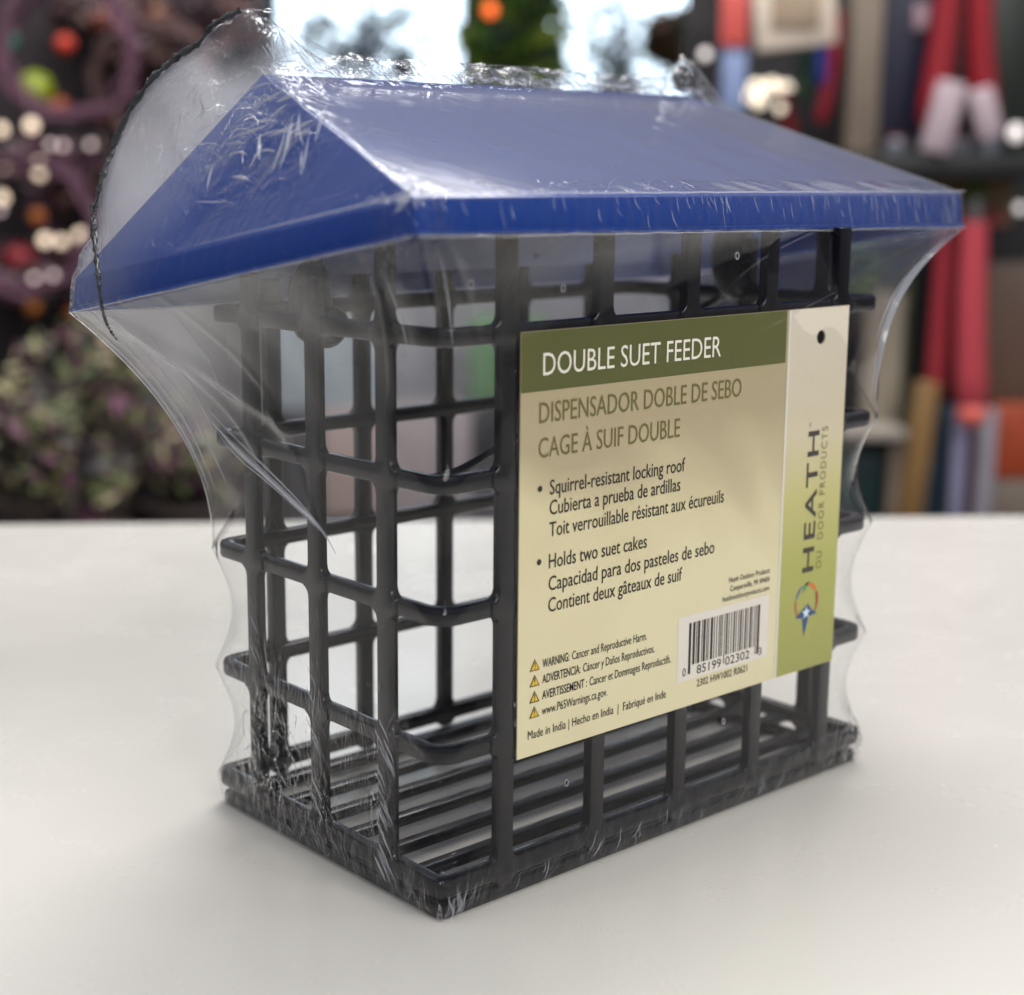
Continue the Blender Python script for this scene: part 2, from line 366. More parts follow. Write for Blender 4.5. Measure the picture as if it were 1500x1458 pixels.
def text(s_, x0, x1, z, cap, m, bold=0, vertical=False, space=1.0):
    cu = bpy.data.curves.new('t', 'FONT'); cu.body = s_; cu.size = 1; cu.offset = bold; cu.fill_mode = 'BOTH'; cu.space_character = space; cu.resolution_u = 3
    to = bpy.data.objects.new('t', cu); col.objects.link(to)
    dg = bpy.context.evaluated_depsgraph_get(); me = bpy.data.meshes.new_from_object(to.evaluated_get(dg))
    # cap height from a plain H
    cu.body = 'H'; dg.update(); bpy.context.view_layer.update(); dg = bpy.context.evaluated_depsgraph_get()
    mh = bpy.data.meshes.new_from_object(to.evaluated_get(dg)); ch = max(v.co.y for v in mh.vertices)
    bpy.data.objects.remove(to); bpy.data.meshes.remove(mh)
    xs = [v.co.x for v in me.vertices]; a, b = min(xs), max(xs); kx = (x1-x0)/(b-a); kz = cap/ch
    for v in me.vertices:
        u, w = (v.co.x-a)*kx, v.co.y*kz
        p_ = V((x0+u, CY-.014, z+w)) if not vertical else V((z-w, CY-.014, x0+u))
        v.co = (p_-V(ORG))*S
    me.materials.clear(); me.materials.append(m); me.update()
    o = bpy.data.objects.new('text_line', me); col.objects.link(o); o.parent = cardT; return o
text('DOUBLE SUET FEEDER', 3.09, 9.53, 13.02, .53, I_wht, .0)
text('DISPENSADOR DOBLE DE SEBO', 2.99, 10.43, 11.89, .49, I_olv)
text('CAGE À SUIF DOUBLE', 2.98, 8.01, 11.05, .48, I_olv)
text('Squirrel-resistant locking roof', 3.37, 8.25, 10.12, .355, I_blk, .002)
text('Cubierta a prueba de ardillas', 3.37, 8.09, 9.62, .355, I_blk, .002)
text('Toit verrouillable résistant aux écureuils', 3.37, 9.86, 9.08, .355, I_blk, .002)
text('Holds two suet cakes', 3.37, 6.86, 8.29, .355, I_blk, .002)
text('Capacidad para dos pasteles de sebo', 3.37, 9.54, 7.73, .355, I_blk, .002)
text('Contient deux gâteaux de suif', 3.37, 8.26, 7.19, .355, I_blk, .002)
text('Heath Outdoor Products', 10.2, 11.96, 6.79, .15, I_blk)
text('Coopersville, MI 49404', 10.26, 11.96, 6.54, .15, I_blk)
text('heathoutdoorproducts.com', 9.96, 11.96, 6.29, .15, I_blk)
for s1, s2, xb, x1_, z_ in (('WARNING:', 'Cancer and Reproductive Harm.', 4.22, 6.95, 5.81), ('ADVERTENCIA:', 'Cáncer y Daños Reproductivos.', 4.62, 7.26, 5.41), ('AVERTISSEMENT :', 'Cancer et Dommages Reproductifs.', 4.86, 7.92, 5.0)):
    text(s1, 3.2, xb-.1, z_, .22, I_blk, .008); text(s2, xb, x1_, z_, .22, I_blk)
text('www.P65Warnings.ca.gov.', 3.2, 5.51, 4.6, .22, I_blk)
text('Made in India | Hecho en India  |  Fabriqué en Inde', 2.73, 7.76, 4.06, .22, I_blk)
text('2302 HW1002 R0621', 9.0, 11.13, 4.09, .2, I_blk)
text('HEATH', 6.53, 10.62, 13.94, .50, ink('grey_ink', rgb(62, 56, 52)), .012, True, 1.15)
text('TM', 10.72, 10.86, 13.55, .07, ink('grey_ink', rgb(62, 56, 52)), 0, True)
text('OU  DOOR PRODUCTS', 6.55, 10.70, 14.33, .26, ink('brown_ink', rgb(112, 104, 66)), 0, True, 1.25)
for z_ in (10.3, 8.5):
    c_ = [(3.04+.075*math.cos(k*math.pi/8), z_+.075*math.sin(k*math.pi/8)) for k in range(16)]
    MB().add([(a, CY-.014, b) for a, b in c_], [tuple(range(16))]).build('bullet', I_blk, cardT, org=ORG)
flat('barcode_panel', 8.18, 12.0, 4.36, 6.16, ink('panel_ink', rgb(226, 220, 208)), .006)
mb = MB(); xx = 8.62; random.seed(11); L0 = 8.62; pat = []
while xx < 11.55:
    w = random.choice((.032, .032, .06, .09)); g = random.choice((.032, .045, .07))
    guard = xx < 8.72 or xx > 11.42 or 10.02 < xx < 10.14
    mb.add([(xx, CY-.014, 4.52 if guard else 4.76), (xx+w, CY-.014, 4.52 if guard else 4.76), (xx+w, CY-.014, 5.94), (xx, CY-.014, 5.94)], [(0, 1, 2, 3)]); xx += w+g
mb.build('barcode_bars', I_blk, cardT, org=ORG)
text('0', 8.40, 8.53, 4.5, .22, I_blk); text('85199', 8.98, 9.98, 4.46, .24, I_blk); text('02302', 10.16, 11.2, 4.46, .24, I_blk); text('3', 11.6, 11.73, 4.46, .22, I_blk)
I_yel = ink('yellow_ink', rgb(214, 176, 40))
for z_ in (5.91, 5.51, 5.10, 4.71):
    x_ = 2.94; r_ = .2
    t_ = lambda k, y: [(x_+k*math.cos(math.radians(a)), y, z_-.02+k*math.sin(math.radians(a))) for a in (90, 210, 330)]
    tr = MB().add(t_(r_, CY-.010), [(0, 1, 2)]).build('warning_triangle', I_blk, cardT, org=ORG)
    o = MB().add(t_(r_*.72, CY-.013), [(0, 1, 2)]).build('yellow_field', I_yel, None, org=ORG); o.parent = tr; o.location = (0, 0, 0)
    o = MB().add([(x_-.012, CY-.016, z_-.02), (x_+.012, CY-.016, z_-.02), (x_+.017, CY-.016, z_+.09), (x_-.017, CY-.016, z_+.09), (x_-.013, CY-.016, z_-.07), (x_+.013, CY-.016, z_-.07), (x_+.013, CY-.016, z_-.045), (x_-.013, CY-.016, z_-.045)], [(0, 1, 2, 3), (4, 5, 6, 7)]).build('exclamation_mark', I_blk, None, org=ORG); o.parent = tr; o.location = (0, 0, 0)
# emblem: an open ring of colour strokes over a small blue star bird
lx, lz = 13.70, 5.62
def arc_stroke(a0, a1, r0_, w0, w1, c, nme):
    P = []; n_ = 14
    for side in (1, -1):
        rng = range(n_+1) if side == 1 else range(n_, -1, -1)
        for k in rng:
            t = k/n_; a = math.radians(a0+(a1-a0)*t); w = (w0+(w1-w0)*t)*math.sin(math.pi*min(1, .12+t*.88))**.5
            rr_ = r0_+side*w/2; P.append((lx+rr_*math.cos(a), CY-.012-.002*(len(nme) % 3), lz+rr_*math.sin(a)*1.1))
    n2 = len(P); fs = [(k, k+1, n2-2-k, n2-1-k) for k in range(n2//2-1)]
    MB().add(P, fs).build('emblem_stroke', ink(nme, c), cardT, org=ORG)
arc_stroke(100, 30, .50, .05, .17, rgb(206, 112, 48), 'emblem_orange'); arc_stroke(28, -42, .50, .15, .06, rgb(150, 74, 44), 'emblem_russet')
arc_stroke(112, 165, .50, .06, .10, rgb(80, 96, 140), 'emblem_slate'); arc_stroke(167, 222, .50, .09, .05, rgb(176, 84, 60), 'emblem_rust')
MB().add([(lx-.22, CY-.014, lz+.28), (lx-.04, CY-.014, lz+.42), (lx+.12, CY-.014, lz+.66), (lx-.12, CY-.014, lz+.56)], [(0, 1, 2, 3)]).build('emblem_leaf', ink('emblem_green', rgb(72, 140, 92)), cardT, org=ORG)
def star(cx_, cz_, r_, r2_, y, rot):
    return [(cx_+(r_ if k % 2 == 0 else r2_)*math.cos(math.radians(rot+36*k)), y, cz_+(r_ if k % 2 == 0 else r2_)*math.sin(math.radians(rot+36*k))) for k in range(10)]
MB().add([(lx-.5, CY-.016, lz-.38), (lx-.12, CY-.016, lz-.16), (lx+.08, CY-.016, lz-.05), (lx+.24, CY-.016, lz-.22), (lx+.52, CY-.016, lz-.40), (lx+.14, CY-.016, lz-.42), (lx-.06, CY-.016, lz-.98), (lx-.16, CY-.016, lz-.44)], [(0, 1, 7), (1, 2, 3, 5, 7), (3, 4, 5), (7, 5, 6)]).build('emblem_bird', ink('emblem_blue', rgb(44, 74, 120)), cardT, org=ORG)
MB().add([(lx, CY-.020, lz-.3)]+star(lx, lz-.3, .2, .08, CY-.020, 90), [(0, k+1, (k+1) % 10+1) for k in range(10)]).build('emblem_star', ink('emblem_white', rgb(206, 216, 226)), cardT, org=ORG)

# ------------------------------------------------------------------ shrink film
def film_mat(name, haze, refl):
    m, n, l, p = nm(name); n.remove(p); out = n['Material Output']
    t = n.new('ShaderNodeTexCoord'); at_ = n.new('ShaderNodeAttribute'); at_.attribute_name = 'crinkle'
    def math_(op, a, b=None, c=None):
        k = n.new('ShaderNodeMath'); k.operation = op
        for i, v in enumerate((a, b, c)):
            if v is None: continue
            if isinstance(v, (int, float)): k.inputs[i].default_value = v
            else: l.new(v, k.inputs[i])
        return k.outputs[0]
    def noise_(scale, det, dist=0, stretch=(1, 1, 1), rot=(0, 0, 0)):
        mp = n.new('ShaderNodeMapping'); mp.inputs['Scale'].default_value = stretch; mp.inputs['Rotation'].default_value = rot
        l.new(t.outputs['Object'], mp.inputs[0]); q = n.new('ShaderNodeTexNoise'); q.inputs['Scale'].default_value = scale; q.inputs['Detail'].default_value = det
        q.inputs['Distortion'].default_value = dist; l.new(mp.outputs[0], q.inputs['Vector']); return q.outputs[0]
    VEIL = n.new('ShaderNodeAttribute'); VEIL.attribute_name = 'haze_veil'
    A = noise_(22, 2, .4)                                          # slow waviness of the stretched sheet
    B = noise_(120, 2, 2.2, (1, 1, .45), (.4, .25, .6)); C2 = noise_(300, 1, 1.5, (1, 1, .3), (.5, .1, .9))              # wrinkles
    ridged = math_('SUBTRACT', 1.0, math_('MULTIPLY', math_('ABSOLUTE', math_('SUBTRACT', B, .5)), 5))
    r2 = math_('SUBTRACT', 1.0, math_('MULTIPLY', math_('ABSOLUTE', math_('SUBTRACT', C2, .5)), 7))
    wr = math_('MULTIPLY', math_('ADD', math_('MAXIMUM', ridged, 0), math_('MULTIPLY', math_('MAXIMUM', r2, 0), .18)), at_.outputs['Fac'])
    h = math_('ADD', math_('MULTIPLY', A, .55), math_('MULTIPLY', wr, 1.1))
    bp = n.new('ShaderNodeBump'); bp.inputs['Strength'].default_value = .55; bp.inputs['Distance'].default_value = .0012
    l.new(h, bp.inputs['Height'])
    ge = n.new('ShaderNodeNewGeometry'); dt = n.new('ShaderNodeVectorMath'); dt.operation = 'DOT_PRODUCT'
    l.new(ge.outputs['Incoming'], dt.inputs[0]); l.new(bp.outputs[0], dt.inputs[1])
    c = math_('SUBTRACT', 1, math_('MINIMUM', math_('ABSOLUTE', dt.outputs['Value']), 1))
    F = math_('MINIMUM', math_('MULTIPLY_ADD', math_('POWER', c, 4.5), 1.25, .017), 1)
    F = math_('MULTIPLY', F, refl)
    tr = n.new('ShaderNodeBsdfTransparent'); tr.inputs[0].default_value = (.97, .97, .975, 1)
    gl = n.new('ShaderNodeBsdfGlossy'); gl.inputs['Roughness'].default_value = .03; l.new(bp.outputs[0], gl.inputs['Normal'])
    df = n.new('ShaderNodeBsdfDiffuse'); df.inputs[0].default_value = (.8, .8, .82, 1); l.new(bp.outputs[0], df.inputs['Normal'])
    ts = n.new('ShaderNodeBsdfTranslucent'); ts.inputs[0].default_value = (.8, .8, .82, 1)
    a_ = n.new('ShaderNodeMixShader'); a_.inputs[0].default_value = .4; l.new(df.outputs[0], a_.inputs[1]); l.new(ts.outputs[0], a_.inputs[2])
    hz = math_('MINIMUM', math_('ADD', math_('MULTIPLY_ADD', VEIL.outputs['Fac'], .72, haze), math_('ADD', math_('MULTIPLY', wr, .02), math_('MULTIPLY', math_('POWER', c, 4), .25))), .8)
    b_ = n.new('ShaderNodeMixShader'); l.new(hz, b_.inputs[0]); l.new(tr.outputs[0], b_.inputs[1]); l.new(a_.outputs[0], b_.inputs[2])
    c_ = n.new('ShaderNodeMixShader'); l.new(F, c_.inputs[0]); l.new(b_.outputs[0], c_.inputs[1]); l.new(gl.outputs[0], c_.inputs[2])
    l.new(c_.outputs[0], out.inputs[0])
    return m
M_film = film_mat('clear_film', .002, 1.0)
film = thing('shrink_wrap', 'clear shrink film stretched tightly round the caged feeder, crinkled at its seams', 'plastic wrap', (8.5, 5, 0))

NS = (260, 80, 90, 260)
NB, NK, NRF = 150, 70, 100
def ss(a, b, x_):
    t = max(0, min(1, (x_-a)/(b-a))); return t*t*(3-2*t)
OFF = .11
CC = [V((-OFF, -OFF, 0)), V((W+OFF, -OFF, 0)), V((W+OFF, D+OFF, 0)), V((-OFF, D+OFF, 0))]
EB = [fN, fR, fB, fL]; ET = [rN, rR, rB, rL]; RD = [g0, g1, g1, g0]
cenE = V((9.7, 5.7, 0))
HL = [0.3, 1.0]+HZ
def rc(z):
    if z < .9: return .55
    lv = [.9]+HZ+[17.4]
    for a, b in zip(lv, lv[1:]):
        if a <= z <= b:
            s_ = (z-a)/(b-a); return .55+1.5*max(0, math.sin(math.pi*s_))
    return 1.
def cage_pt(k, u, z, rfix=None):
    a, b = CC[k], CC[(k+1) % 4]; L = (b-a).length; t = (b-a)/L; nrm = V((t.y, -t.x, 0)); r = rfix or rc(z)
    s_ = u*L; p = a+t*s_
    for d, sg in ((s_, 1), (L-s_, -1)):
        if d < r: p = p-nrm*((r-d)**2/(4*r))+t*sg*(r/4*(1-d/r))
    return V((p.x, p.y, z))
#        N,    R,    B,   L
ZB = [12.4, 10.7, 9.0, 7.6]; EX = [2.2, 3.2, 2.4, 2.0]; ZM = [14.1, 12, 12, 11.2]
def col_params(k, u):
    za, zb_ = ZB[k], ZB[(k+1) % 4]; z = za+(zb_-za)*u; mid = ZM[k]-(za+zb_)/2
    return z+max(0, mid)*max(0, math.sin(math.pi*u))**.6, EX[k]+(EX[(k+1) % 4]-EX[k])*u
ARC = [V(q) for q in ((.13, -.05, .22), (.14, .08, .76), (-.12, .38, 1.13), (-.24, .61, 1.63), (-.28, .72, 1.94), (-.27, .74, 2.08), (-.17, .66, 2.06), (-.19, .61, 1.81), (-.35, .72, 1.71), (-.26, .59, 1.47))]
def arcd(t):
    t = max(0, min(1, t))*9; i = min(8, int(t)); return ARC[i].lerp(ARC[i+1], t-i)
def nz(p, s_, seed=0): return noise.noise(V((p.x*s_+seed, p.y*s_, p.z*s_)))
hipC = rN*.2+rL*.25+g0*.55
ZON = [(hipC, 1.9, 1.0), (rN*.45+rL*.15+g0*.4, 1.6, .45), (V((0, 6.9, 2.4)), 2.0, 1.0), (V((0, 4.9, 1.6)), 1.3, .7), (V((.3, .3, .5)), 1.5, .5), (V((0, 2.2, 2.2)), .9, .8), (rN, 1.3, 1.0), (g0, 1.6, .7), (g1, 1.5, .6), (rL, 1.6, .6), (V((17, 0, .6)), 1.6, .9)]
def crink(p, kind, t):
    c = .03
    for (q, r, a) in ZON: c = max(c, a*math.exp(-((p-q).length/r)**2*1.2))
    if kind == 'base' and p.z < 1.3: c = max(c, .10)
    if kind == 'base' and p.x < .5 and p.z < 5.5 and nz(p, .9, 3) > -.05: c = max(c, .22)
    if kind == 'roof' and t > .90: c = max(c, .42)
    if kind == 'fascia': c = max(c, .14)
    if kind == 'roof' and t < .10: c = max(c, .16)
    return c
def crump(p, f, seed):                     # sharp-crested folds, warped so that they curl
    w = V((nz(p, f*.7, seed+3), nz(p, f*.7, seed+11), nz(p, f*.7, seed+17)))*1.1
    q = V((p.x+w.x, p.y+w.y, (p.z+w.z)*1.7))
    return .20*(1-abs(nz(q, f, seed))*4)*.5+.09*(1-abs(nz(q, f*2.3, seed+5))*4)*.5
def film_rows(k, u):
    zb_, ex = col_params(k, u); rows = []
    eb = EB[k].lerp(EB[(k+1) % 4], u); et = ET[k].lerp(ET[(k+1) % 4], u); rd = RD[k].lerp(RD[(k+1) % 4], u)
    outw = V((EB[(k+1) % 4].y-EB[k].y, -(EB[(k+1) % 4].x-EB[k].x), 0)).normalized()
    eb = eb+outw*.10+V((0, 0, -.06)); et2 = et+outw*.10+V((0, 0, .03))
    for i in range(NB):
        z = .03+(zb_-.03)*i/NB
        p = cage_pt(k, u, z); q = crink(p, 'base', 0)
        a, b = CC[k], CC[(k+1) % 4]; tt = (b-a).normalized(); nn = V((tt.y, -tt.x, 0))
        if z < .75: p -= nn*(.16*(1-z/.75))
        if z < 1.2: p += nn*(.03*nz(V((p.x*1.6+z, p.y*1.6+z, z*.5)), 2.6))
        p += nn*(max(0, q-.2)*crump(p, 1.3, 5))
        rows.append((p, q))
    r_b = rc(zb_)
    for i in range(NK):
        t = i/NK; z = zb_+(eb.z-zb_)*t; c0_ = cage_pt(k, u, z, r_b+(.8-r_b)*min(1, t*3)); h_ = t**ex
        p = V((c0_.x*(1-h_)+eb.x*h_, c0_.y*(1-h_)+eb.y*h_, z)); q = crink(p, 'skirt', t)
        # tension folds fanning down from the far left and right corners
        p += outw*(.10*math.sin(u*46+3*t)*t*(1-t)*(1.0 if k != 0 else .5))
        for (kk, uc, sl, am, wd) in ((0, .985, .10, .10, .010), (0, .955, .30, .07, .008), (1, .05, -.25, .12, .030), (3, .10, -.2, .12, .015), (3, .30, -.12, .07, .012), (0, .03, -.05, .06, .006), (0, .62, .10, .03, .006), (3, .88, .06, .06, .010)):
            if kk == k: p += outw*am*math.exp(-((u-uc+sl*(1-t))/wd)**2)*t**.5*(1-t)**.3
        if k == 3:
            f_ = (u-.06-.42*(1-t)); p += outw*.22*math.exp(-(f_/.035)**2)*(1-t)**.5*ss(0, .15, t)
        rows.append((p, q))
    for i in range(8):
        t = i/7; p = eb.lerp(et2, t); q = crink(p, 'fascia', t); p = p+outw*(.03*math.sin(math.pi*t)+.03*nz(p, 3.5))
        rows.append((p, q))
    nrm = (ET[(k+1) % 4]-ET[k]).cross(RD[k]-ET[k] if k in (0, 2, 3) else g1-ET[k]).normalized()
    if nrm.z < 0: nrm = -nrm
    for i in range(NRF+1):
        t = .004 if i == 0 else (i/NRF if i > 1 else .012); p = et.lerp(rd, t)+nrm*.10; q = crink(p, 'roof', t)
        # ridge ruffle
        if k in (0, 2): p += V((0, 0, 1))*(.42*ss(.86, 1, t)*(1+.35*nz(p, 2.4)))
        # the sheet tents out to the sealed edge on the far left hip and up to two peaks
        hv = g0-rL; th = (p-rL).dot(hv)/hv.dot(hv); near = rL+hv*max(0, min(1, th)); d_ = (p-near).length
        wdt = 1.9+1.3*math.sin(math.pi*max(0, min(1, th)))
        g_ = max(0, 1-d_/wdt)**1.35
        p = p+arcd(th)*g_
        d1_ = (p-g1).length; p = p+V((-.2, .1, .95))*max(0, 1-d1_/1.7)**1.4
        p += nrm*(max(0, q-.2)*1.9*crump(p, .62, 9)+.02*nz(p, .8, 2))
        rows.append((p, q))
    return rows
PEAK = at(352, 62, (g0-CAM).dot(FW))
def haze_veil(v, k, top):                             # reflected room brightness painted as haze, plus the doubled sheets of the flap
    hv = g0-rL; th = (v-rL).dot(hv)/hv.dot(hv); near = rL+hv*max(0, min(1, th)); d_ = (v-near).length
    a = 1.0*ss(3.0, 1.2, d_)*(1 if -.1 < th < 1.05 else .5)*(1 if k == 2 else .20)
    b = .8*ss(8.0, 13.5, v.z)*ss(3.5, -1.5, v.x)*(1 if v.z < 17 else 0)*ss(.5, 3.5, v.y)
    c = .6*ss(9, 13, v.z)*(1 if v.z < 16.5 else 0)*ss(8.5, 10.5, v.y)
    b *= 0 if top else 1.3 if k == 2 else .20
    a *= ss(.5, 1.7, (v-PEAK).length)
    return max(a, b, c)*(.8+.3*nz(v, .5, 7))
def build_film():
    cols = []; ks = []
    for k in range(4):
        n_ = NS[k]
        for j in range(n_): cols.append(film_rows(k, j/n_)); ks.append((k, cols[-1]))
    nr = len(cols[0]); nc = len(cols); vs = [p for c in cols for (p, q) in c]; qs = [q for c in cols for (p, q) in c]
    fs = [(c*nr+r, ((c+1) % nc)*nr+r, ((c+1) % nc)*nr+r+1, c*nr+r+1) for c in range(nc) for r in range(nr-1)]
    me = bpy.data.meshes.new('film_sheet'); o3 = V((8.5, 5, 0)); me.from_pydata([(v-o3)*S for v in vs], [], fs); me.update()
    for p in me.polygons: p.use_smooth = True
    a = me.attributes.new('crinkle', 'FLOAT', 'POINT'); a.data.foreach_set('value', qs)
    me.attributes.new('haze_veil', 'FLOAT', 'POINT').data.foreach_set('value', [haze_veil(v, k, i_ >= NB+NK) for k, c in ks for i_, (v, q) in enumerate(c)])
    me.materials.append(M_film)
    o = bpy.data.objects.new('film_sheet', me); col.objects.link(o); o.parent = film
    return cols
build_film()
# the sealed edge: a thin ruffled dark-glinting fin along the arc
def seam_mat():
    m, n, l, p = nm('film_seam')
    p.inputs['Base Color'].default_value = (.03, .03, .033, 1); p.inputs['Roughness'].default_value = .15; p.inputs['Alpha'].default_value = .93; p.inputs['Coat Weight'].default_value = .6  # dark colour stands for the dark room refracted in the bead
    t = n.new('ShaderNodeTexCoord'); q = n.new('ShaderNodeTexNoise'); q.inputs['Scale'].default_value = 260; q.inputs['Distortion'].default_value = 1.5
    l.new(t.outputs['Object'], q.inputs['Vector']); b = n.new('ShaderNodeBump'); b.inputs['Strength'].default_value = 1; b.inputs['Distance'].default_value = .0016
    l.new(q.outputs[0], b.inputs['Height']); l.new(b.outputs[0], p.inputs['Normal'])
    return m
M_seam = seam_mat()
def fin(P, w0, name='sealed_edge', side=None, mt=None):
    vs = []; qs = []
    for i, p in enumerate(P):
        w = w0*(1+.9*nz(p, 7, 1))*min(1, .12+i/(len(P)*.16)); a = P[max(0, i-1)]; b = P[min(len(P)-1, i+1)]; t = (b-a).normalized()
        s_ = (side if side else (t.cross(FW))).normalized(); k = .035*math.sin(i*1.9)+.03*nz(p, 7, 4)
        vs += [p-s_*w*.5+FH*k, p+FH*(-k), p+s_*w*.5+FH*(k*1.2)]
    fs = []
    for i in range(len(P)-1):
        for j in range(2): fs.append((i*3+j, i*3+j+1, i*3+j+4, i*3+j+3))
    mb = MB().add(vs, fs); o = mb.build(name, mt or M_seam, film, smooth=True, org=(8.5, 5, 0)); o.modifiers.new('thick', 'SOLIDIFY').thickness = .0003; return o
dL = (rL-CAM).dot(FW)
arcP = [at(171, 498, dL-1.1), at(158, 478, dL-1.3), at(149, 448, dL-1.3), at(144, 405, dL-1.3)]+[rL.lerp(g0, t)+arcd(t)-FW*(.15+1.1*max(0, 1-t*3))+RX*.06 for t in [.12+.88*k/22 for k in range(23)]]
fin(smoothpath(arcP, 16), .135)
pk = [g0+arcd(1)+V((0, 0, .05)), g0.lerp(g1, .03)+V((0, 0, 1.45)), g0.lerp(g1, .07)+V((0, 0, .95)), g0.lerp(g1, .13)+V((0, 0, .6))]+[g0.lerp(g1, t)+V((0, 0, .52+.06*nz(V((t*20, 0, 0)), 1))) for t in (.25, .4, .55, .7, .85, .93)]+[g1+V((-.2, .1, 1.25))]
fin(smoothpath(pk, 8), .10, 'ridge_gather', None, M_film)

# film creases and highlights, the highlights modelled as pale tapered strands
def crease_glint_mat():
    m, n, l, p = nm('crease_glint')
    p.inputs['Base Color'].default_value = (.62, .64, .70, 1); p.inputs['Roughness'].default_value = .12; p.inputs['Alpha'].default_value = .34; p.inputs['Coat Weight'].default_value = 1
    return m
M_crease_glint = crease_glint_mat()
def strand(mb, P, r):
    n_ = len(P); mb.tube(P, [r*(.06+.94*math.sin(math.pi*(k+.5)/n_)) for k in range(n_)], 5, cap=False)
random.seed(5)
hl = MB()  # pale tubes standing in for highlights along eave, hip and fascia edges
def edge_line(a, b, off, r, n_=40, w=.02):
    P = [a.lerp(b, k/n_)+off+V((0, 0, w*nz(a.lerp(b, k/n_), 1.5, 6))) for k in range(n_+1)]
    hl.tube(P, r, 6)
edge_line(rN, rR, V((.0, -.12, .09)), .022); hl.tube([rN.lerp(rL, .62*k/30)+V((-.12, -.03, .09)) for k in range(31)], [.028*(1-k/31) for k in range(31)], 6)
edge_line(rN, g0, V((-.02, -.05, .16)), .022, w=.08); edge_line(rN+V((-.16, .06, .03)), g0+V((-.2, .1, .05)), V((-.05, -.02, .16)), .015, w=.1)
edge_line(fN, fR, V((0, -.12, -.06)), .014); edge_line(fN, fL, V((-.1, 0, -.06)), .016)
hl.build('fold_glint_line', M_crease_glint, film, smooth=True, org=(8.5, 5, 0))
cr = MB()
for k in range(64):                        # upright ticks on the front fascia
    t = random.random()**.8*.97+.01; a = rN.lerp(rR, t); b = fN.lerp(fR, t); o_ = V((.0, -.17, 0)); dx = V((random.uniform(.02, .30), 0, 0)); h0 = 0 if k % 4 else random.uniform(.2, .5); h1 = h0+random.choice((.25, .4, .5, 1-h0))
    P = [(a.lerp(b, h0+(h1-h0)*q/6))+o_+dx*(q/6)**2*.7 for q in range(7)]; strand(cr, P, random.uniform(.006, .014))
for k in range(26):                        # slanting pulls along the foot of the front slope
    t = random.uniform(.52, .93) if k < 19 else random.uniform(.05, .5); a = rN.lerp(rR, t); up_ = (g0.lerp(g1, max(0, min(1, t-.06)))-a).normalized(); ln = random.uniform(.35, 1.0)
    P = [a+up_*(ln*q/6)+V((-.65*ln*q/6, 0, .11)) for q in range(7)]; strand(cr, P, random.uniform(.02, .045))
for k in range(46):                        # short pulls round the base
    if k < 20: x_ = random.uniform(.2, 16.6); p0 = V((x_, -.17, random.uniform(.15, .5))); d = V((random.uniform(.1, .45), -.02, random.uniform(.25, .6)))
    elif k < 34: y_ = random.uniform(.2, 9.6); p0 = V((-.17, y_, random.uniform(.15, .5))); d = V((-.02, -random.uniform(.1, .35), random.uniform(.25, .6)))
    else: y_ = random.uniform(.1, .9); p0 = V((random.uniform(-.05, .5), -.18, random.uniform(.1, .3))); d = V((random.uniform(-.1, .4), -.02, random.uniform(.4, .75)))
    P = [p0+d*(q/5)+V((.05*math.sin(q), 0, 0)) for q in range(6)]; strand(cr, P, random.uniform(.006, .014))
for k in range(34):                        # pulls on the upright bars of the left end
    y_ = random.choice((SB, SB, SB+PY_, SB+2*PY_))+random.uniform(-.28, .2); z_ = random.uniform(.9, 4.8) if y_ < 3 else random.uniform(.8, 6.5)
    p0 = V((-.19, y_, z_)); P = [p0+V((-.02*math.sin(q), -.07*q, -.055*q-.01*q*q)) for q in range(6)]; strand(cr, P, random.uniform(.010, .02))
for k in range(46):                        # crow's feet at the near roof corner and the two peaks
    c_ = (rN+V((-.1, -.12, .05)), g0+V((.1, -.3, .25)), g1+V((0, -.3, .2)))[0 if k < 22 else 1 if k < 36 else 2]; a_ = random.uniform(0, 6.28); ln = random.uniform(.15, .6)
    d = (RX*math.cos(a_)+UP*math.sin(a_))*ln; P = [c_+d*(.2+.8*q/4)-FW*.06 for q in range(5)]; strand(cr, P, random.uniform(.012, .026))
for k in range(110):                       # ruffle along the ridge
    t = k/110+random.uniform(-.004, .004); c_ = g0.lerp(g1, max(0, min(1, t)))+V((0, -.25, .22)); d = V((random.uniform(.25, .65), -.25, -random.uniform(.12, .3)))
    P = [c_+d*(q/5)+V((0, 0, .04*math.sin(q*1.3+k))) for q in range(6)]; strand(cr, P, random.uniform(.012, .028))
hb = V((0, 0, 0)); hn = (g0-rN).cross(rL-rN).normalized(); hn = hn if hn.x < 0 else -hn
e1 = (rN-rL).normalized(); e2 = (g0-(rN+rL)/2); e2 = (e2-e1*e2.dot(e1)).normalized()
for k in range(44):                        # specular strokes of the loose film on the left gable, drawn as pale strands
    fam = k % 3
    if fam < 2: c_ = hipC+e1*random.gauss(.1, .9)+e2*random.gauss(.15, .75); ln = random.uniform(.5, 1.6); a_ = random.gauss(-.12, .22); cv = random.uniform(-.10, .03)
    else: c_ = rN*.45+rL*.2+g0*.35+e1*random.gauss(.2, .9)+e2*random.gauss(.1, .5); ln = random.uniform(.6, 1.7); a_ = random.gauss(1.75, .22); cv = random.uniform(-.05, .05)
    P = []; q_ = c_+hn*.26
    for q in range(12): P.append(q_); q_ = q_+(e1*math.cos(a_+cv*(q-6))+e2*math.sin(a_+cv*(q-6)))*(ln/11)
    strand(cr, smoothpath(P, 2), random.choice((.010, .015, .022, .035, .05)))
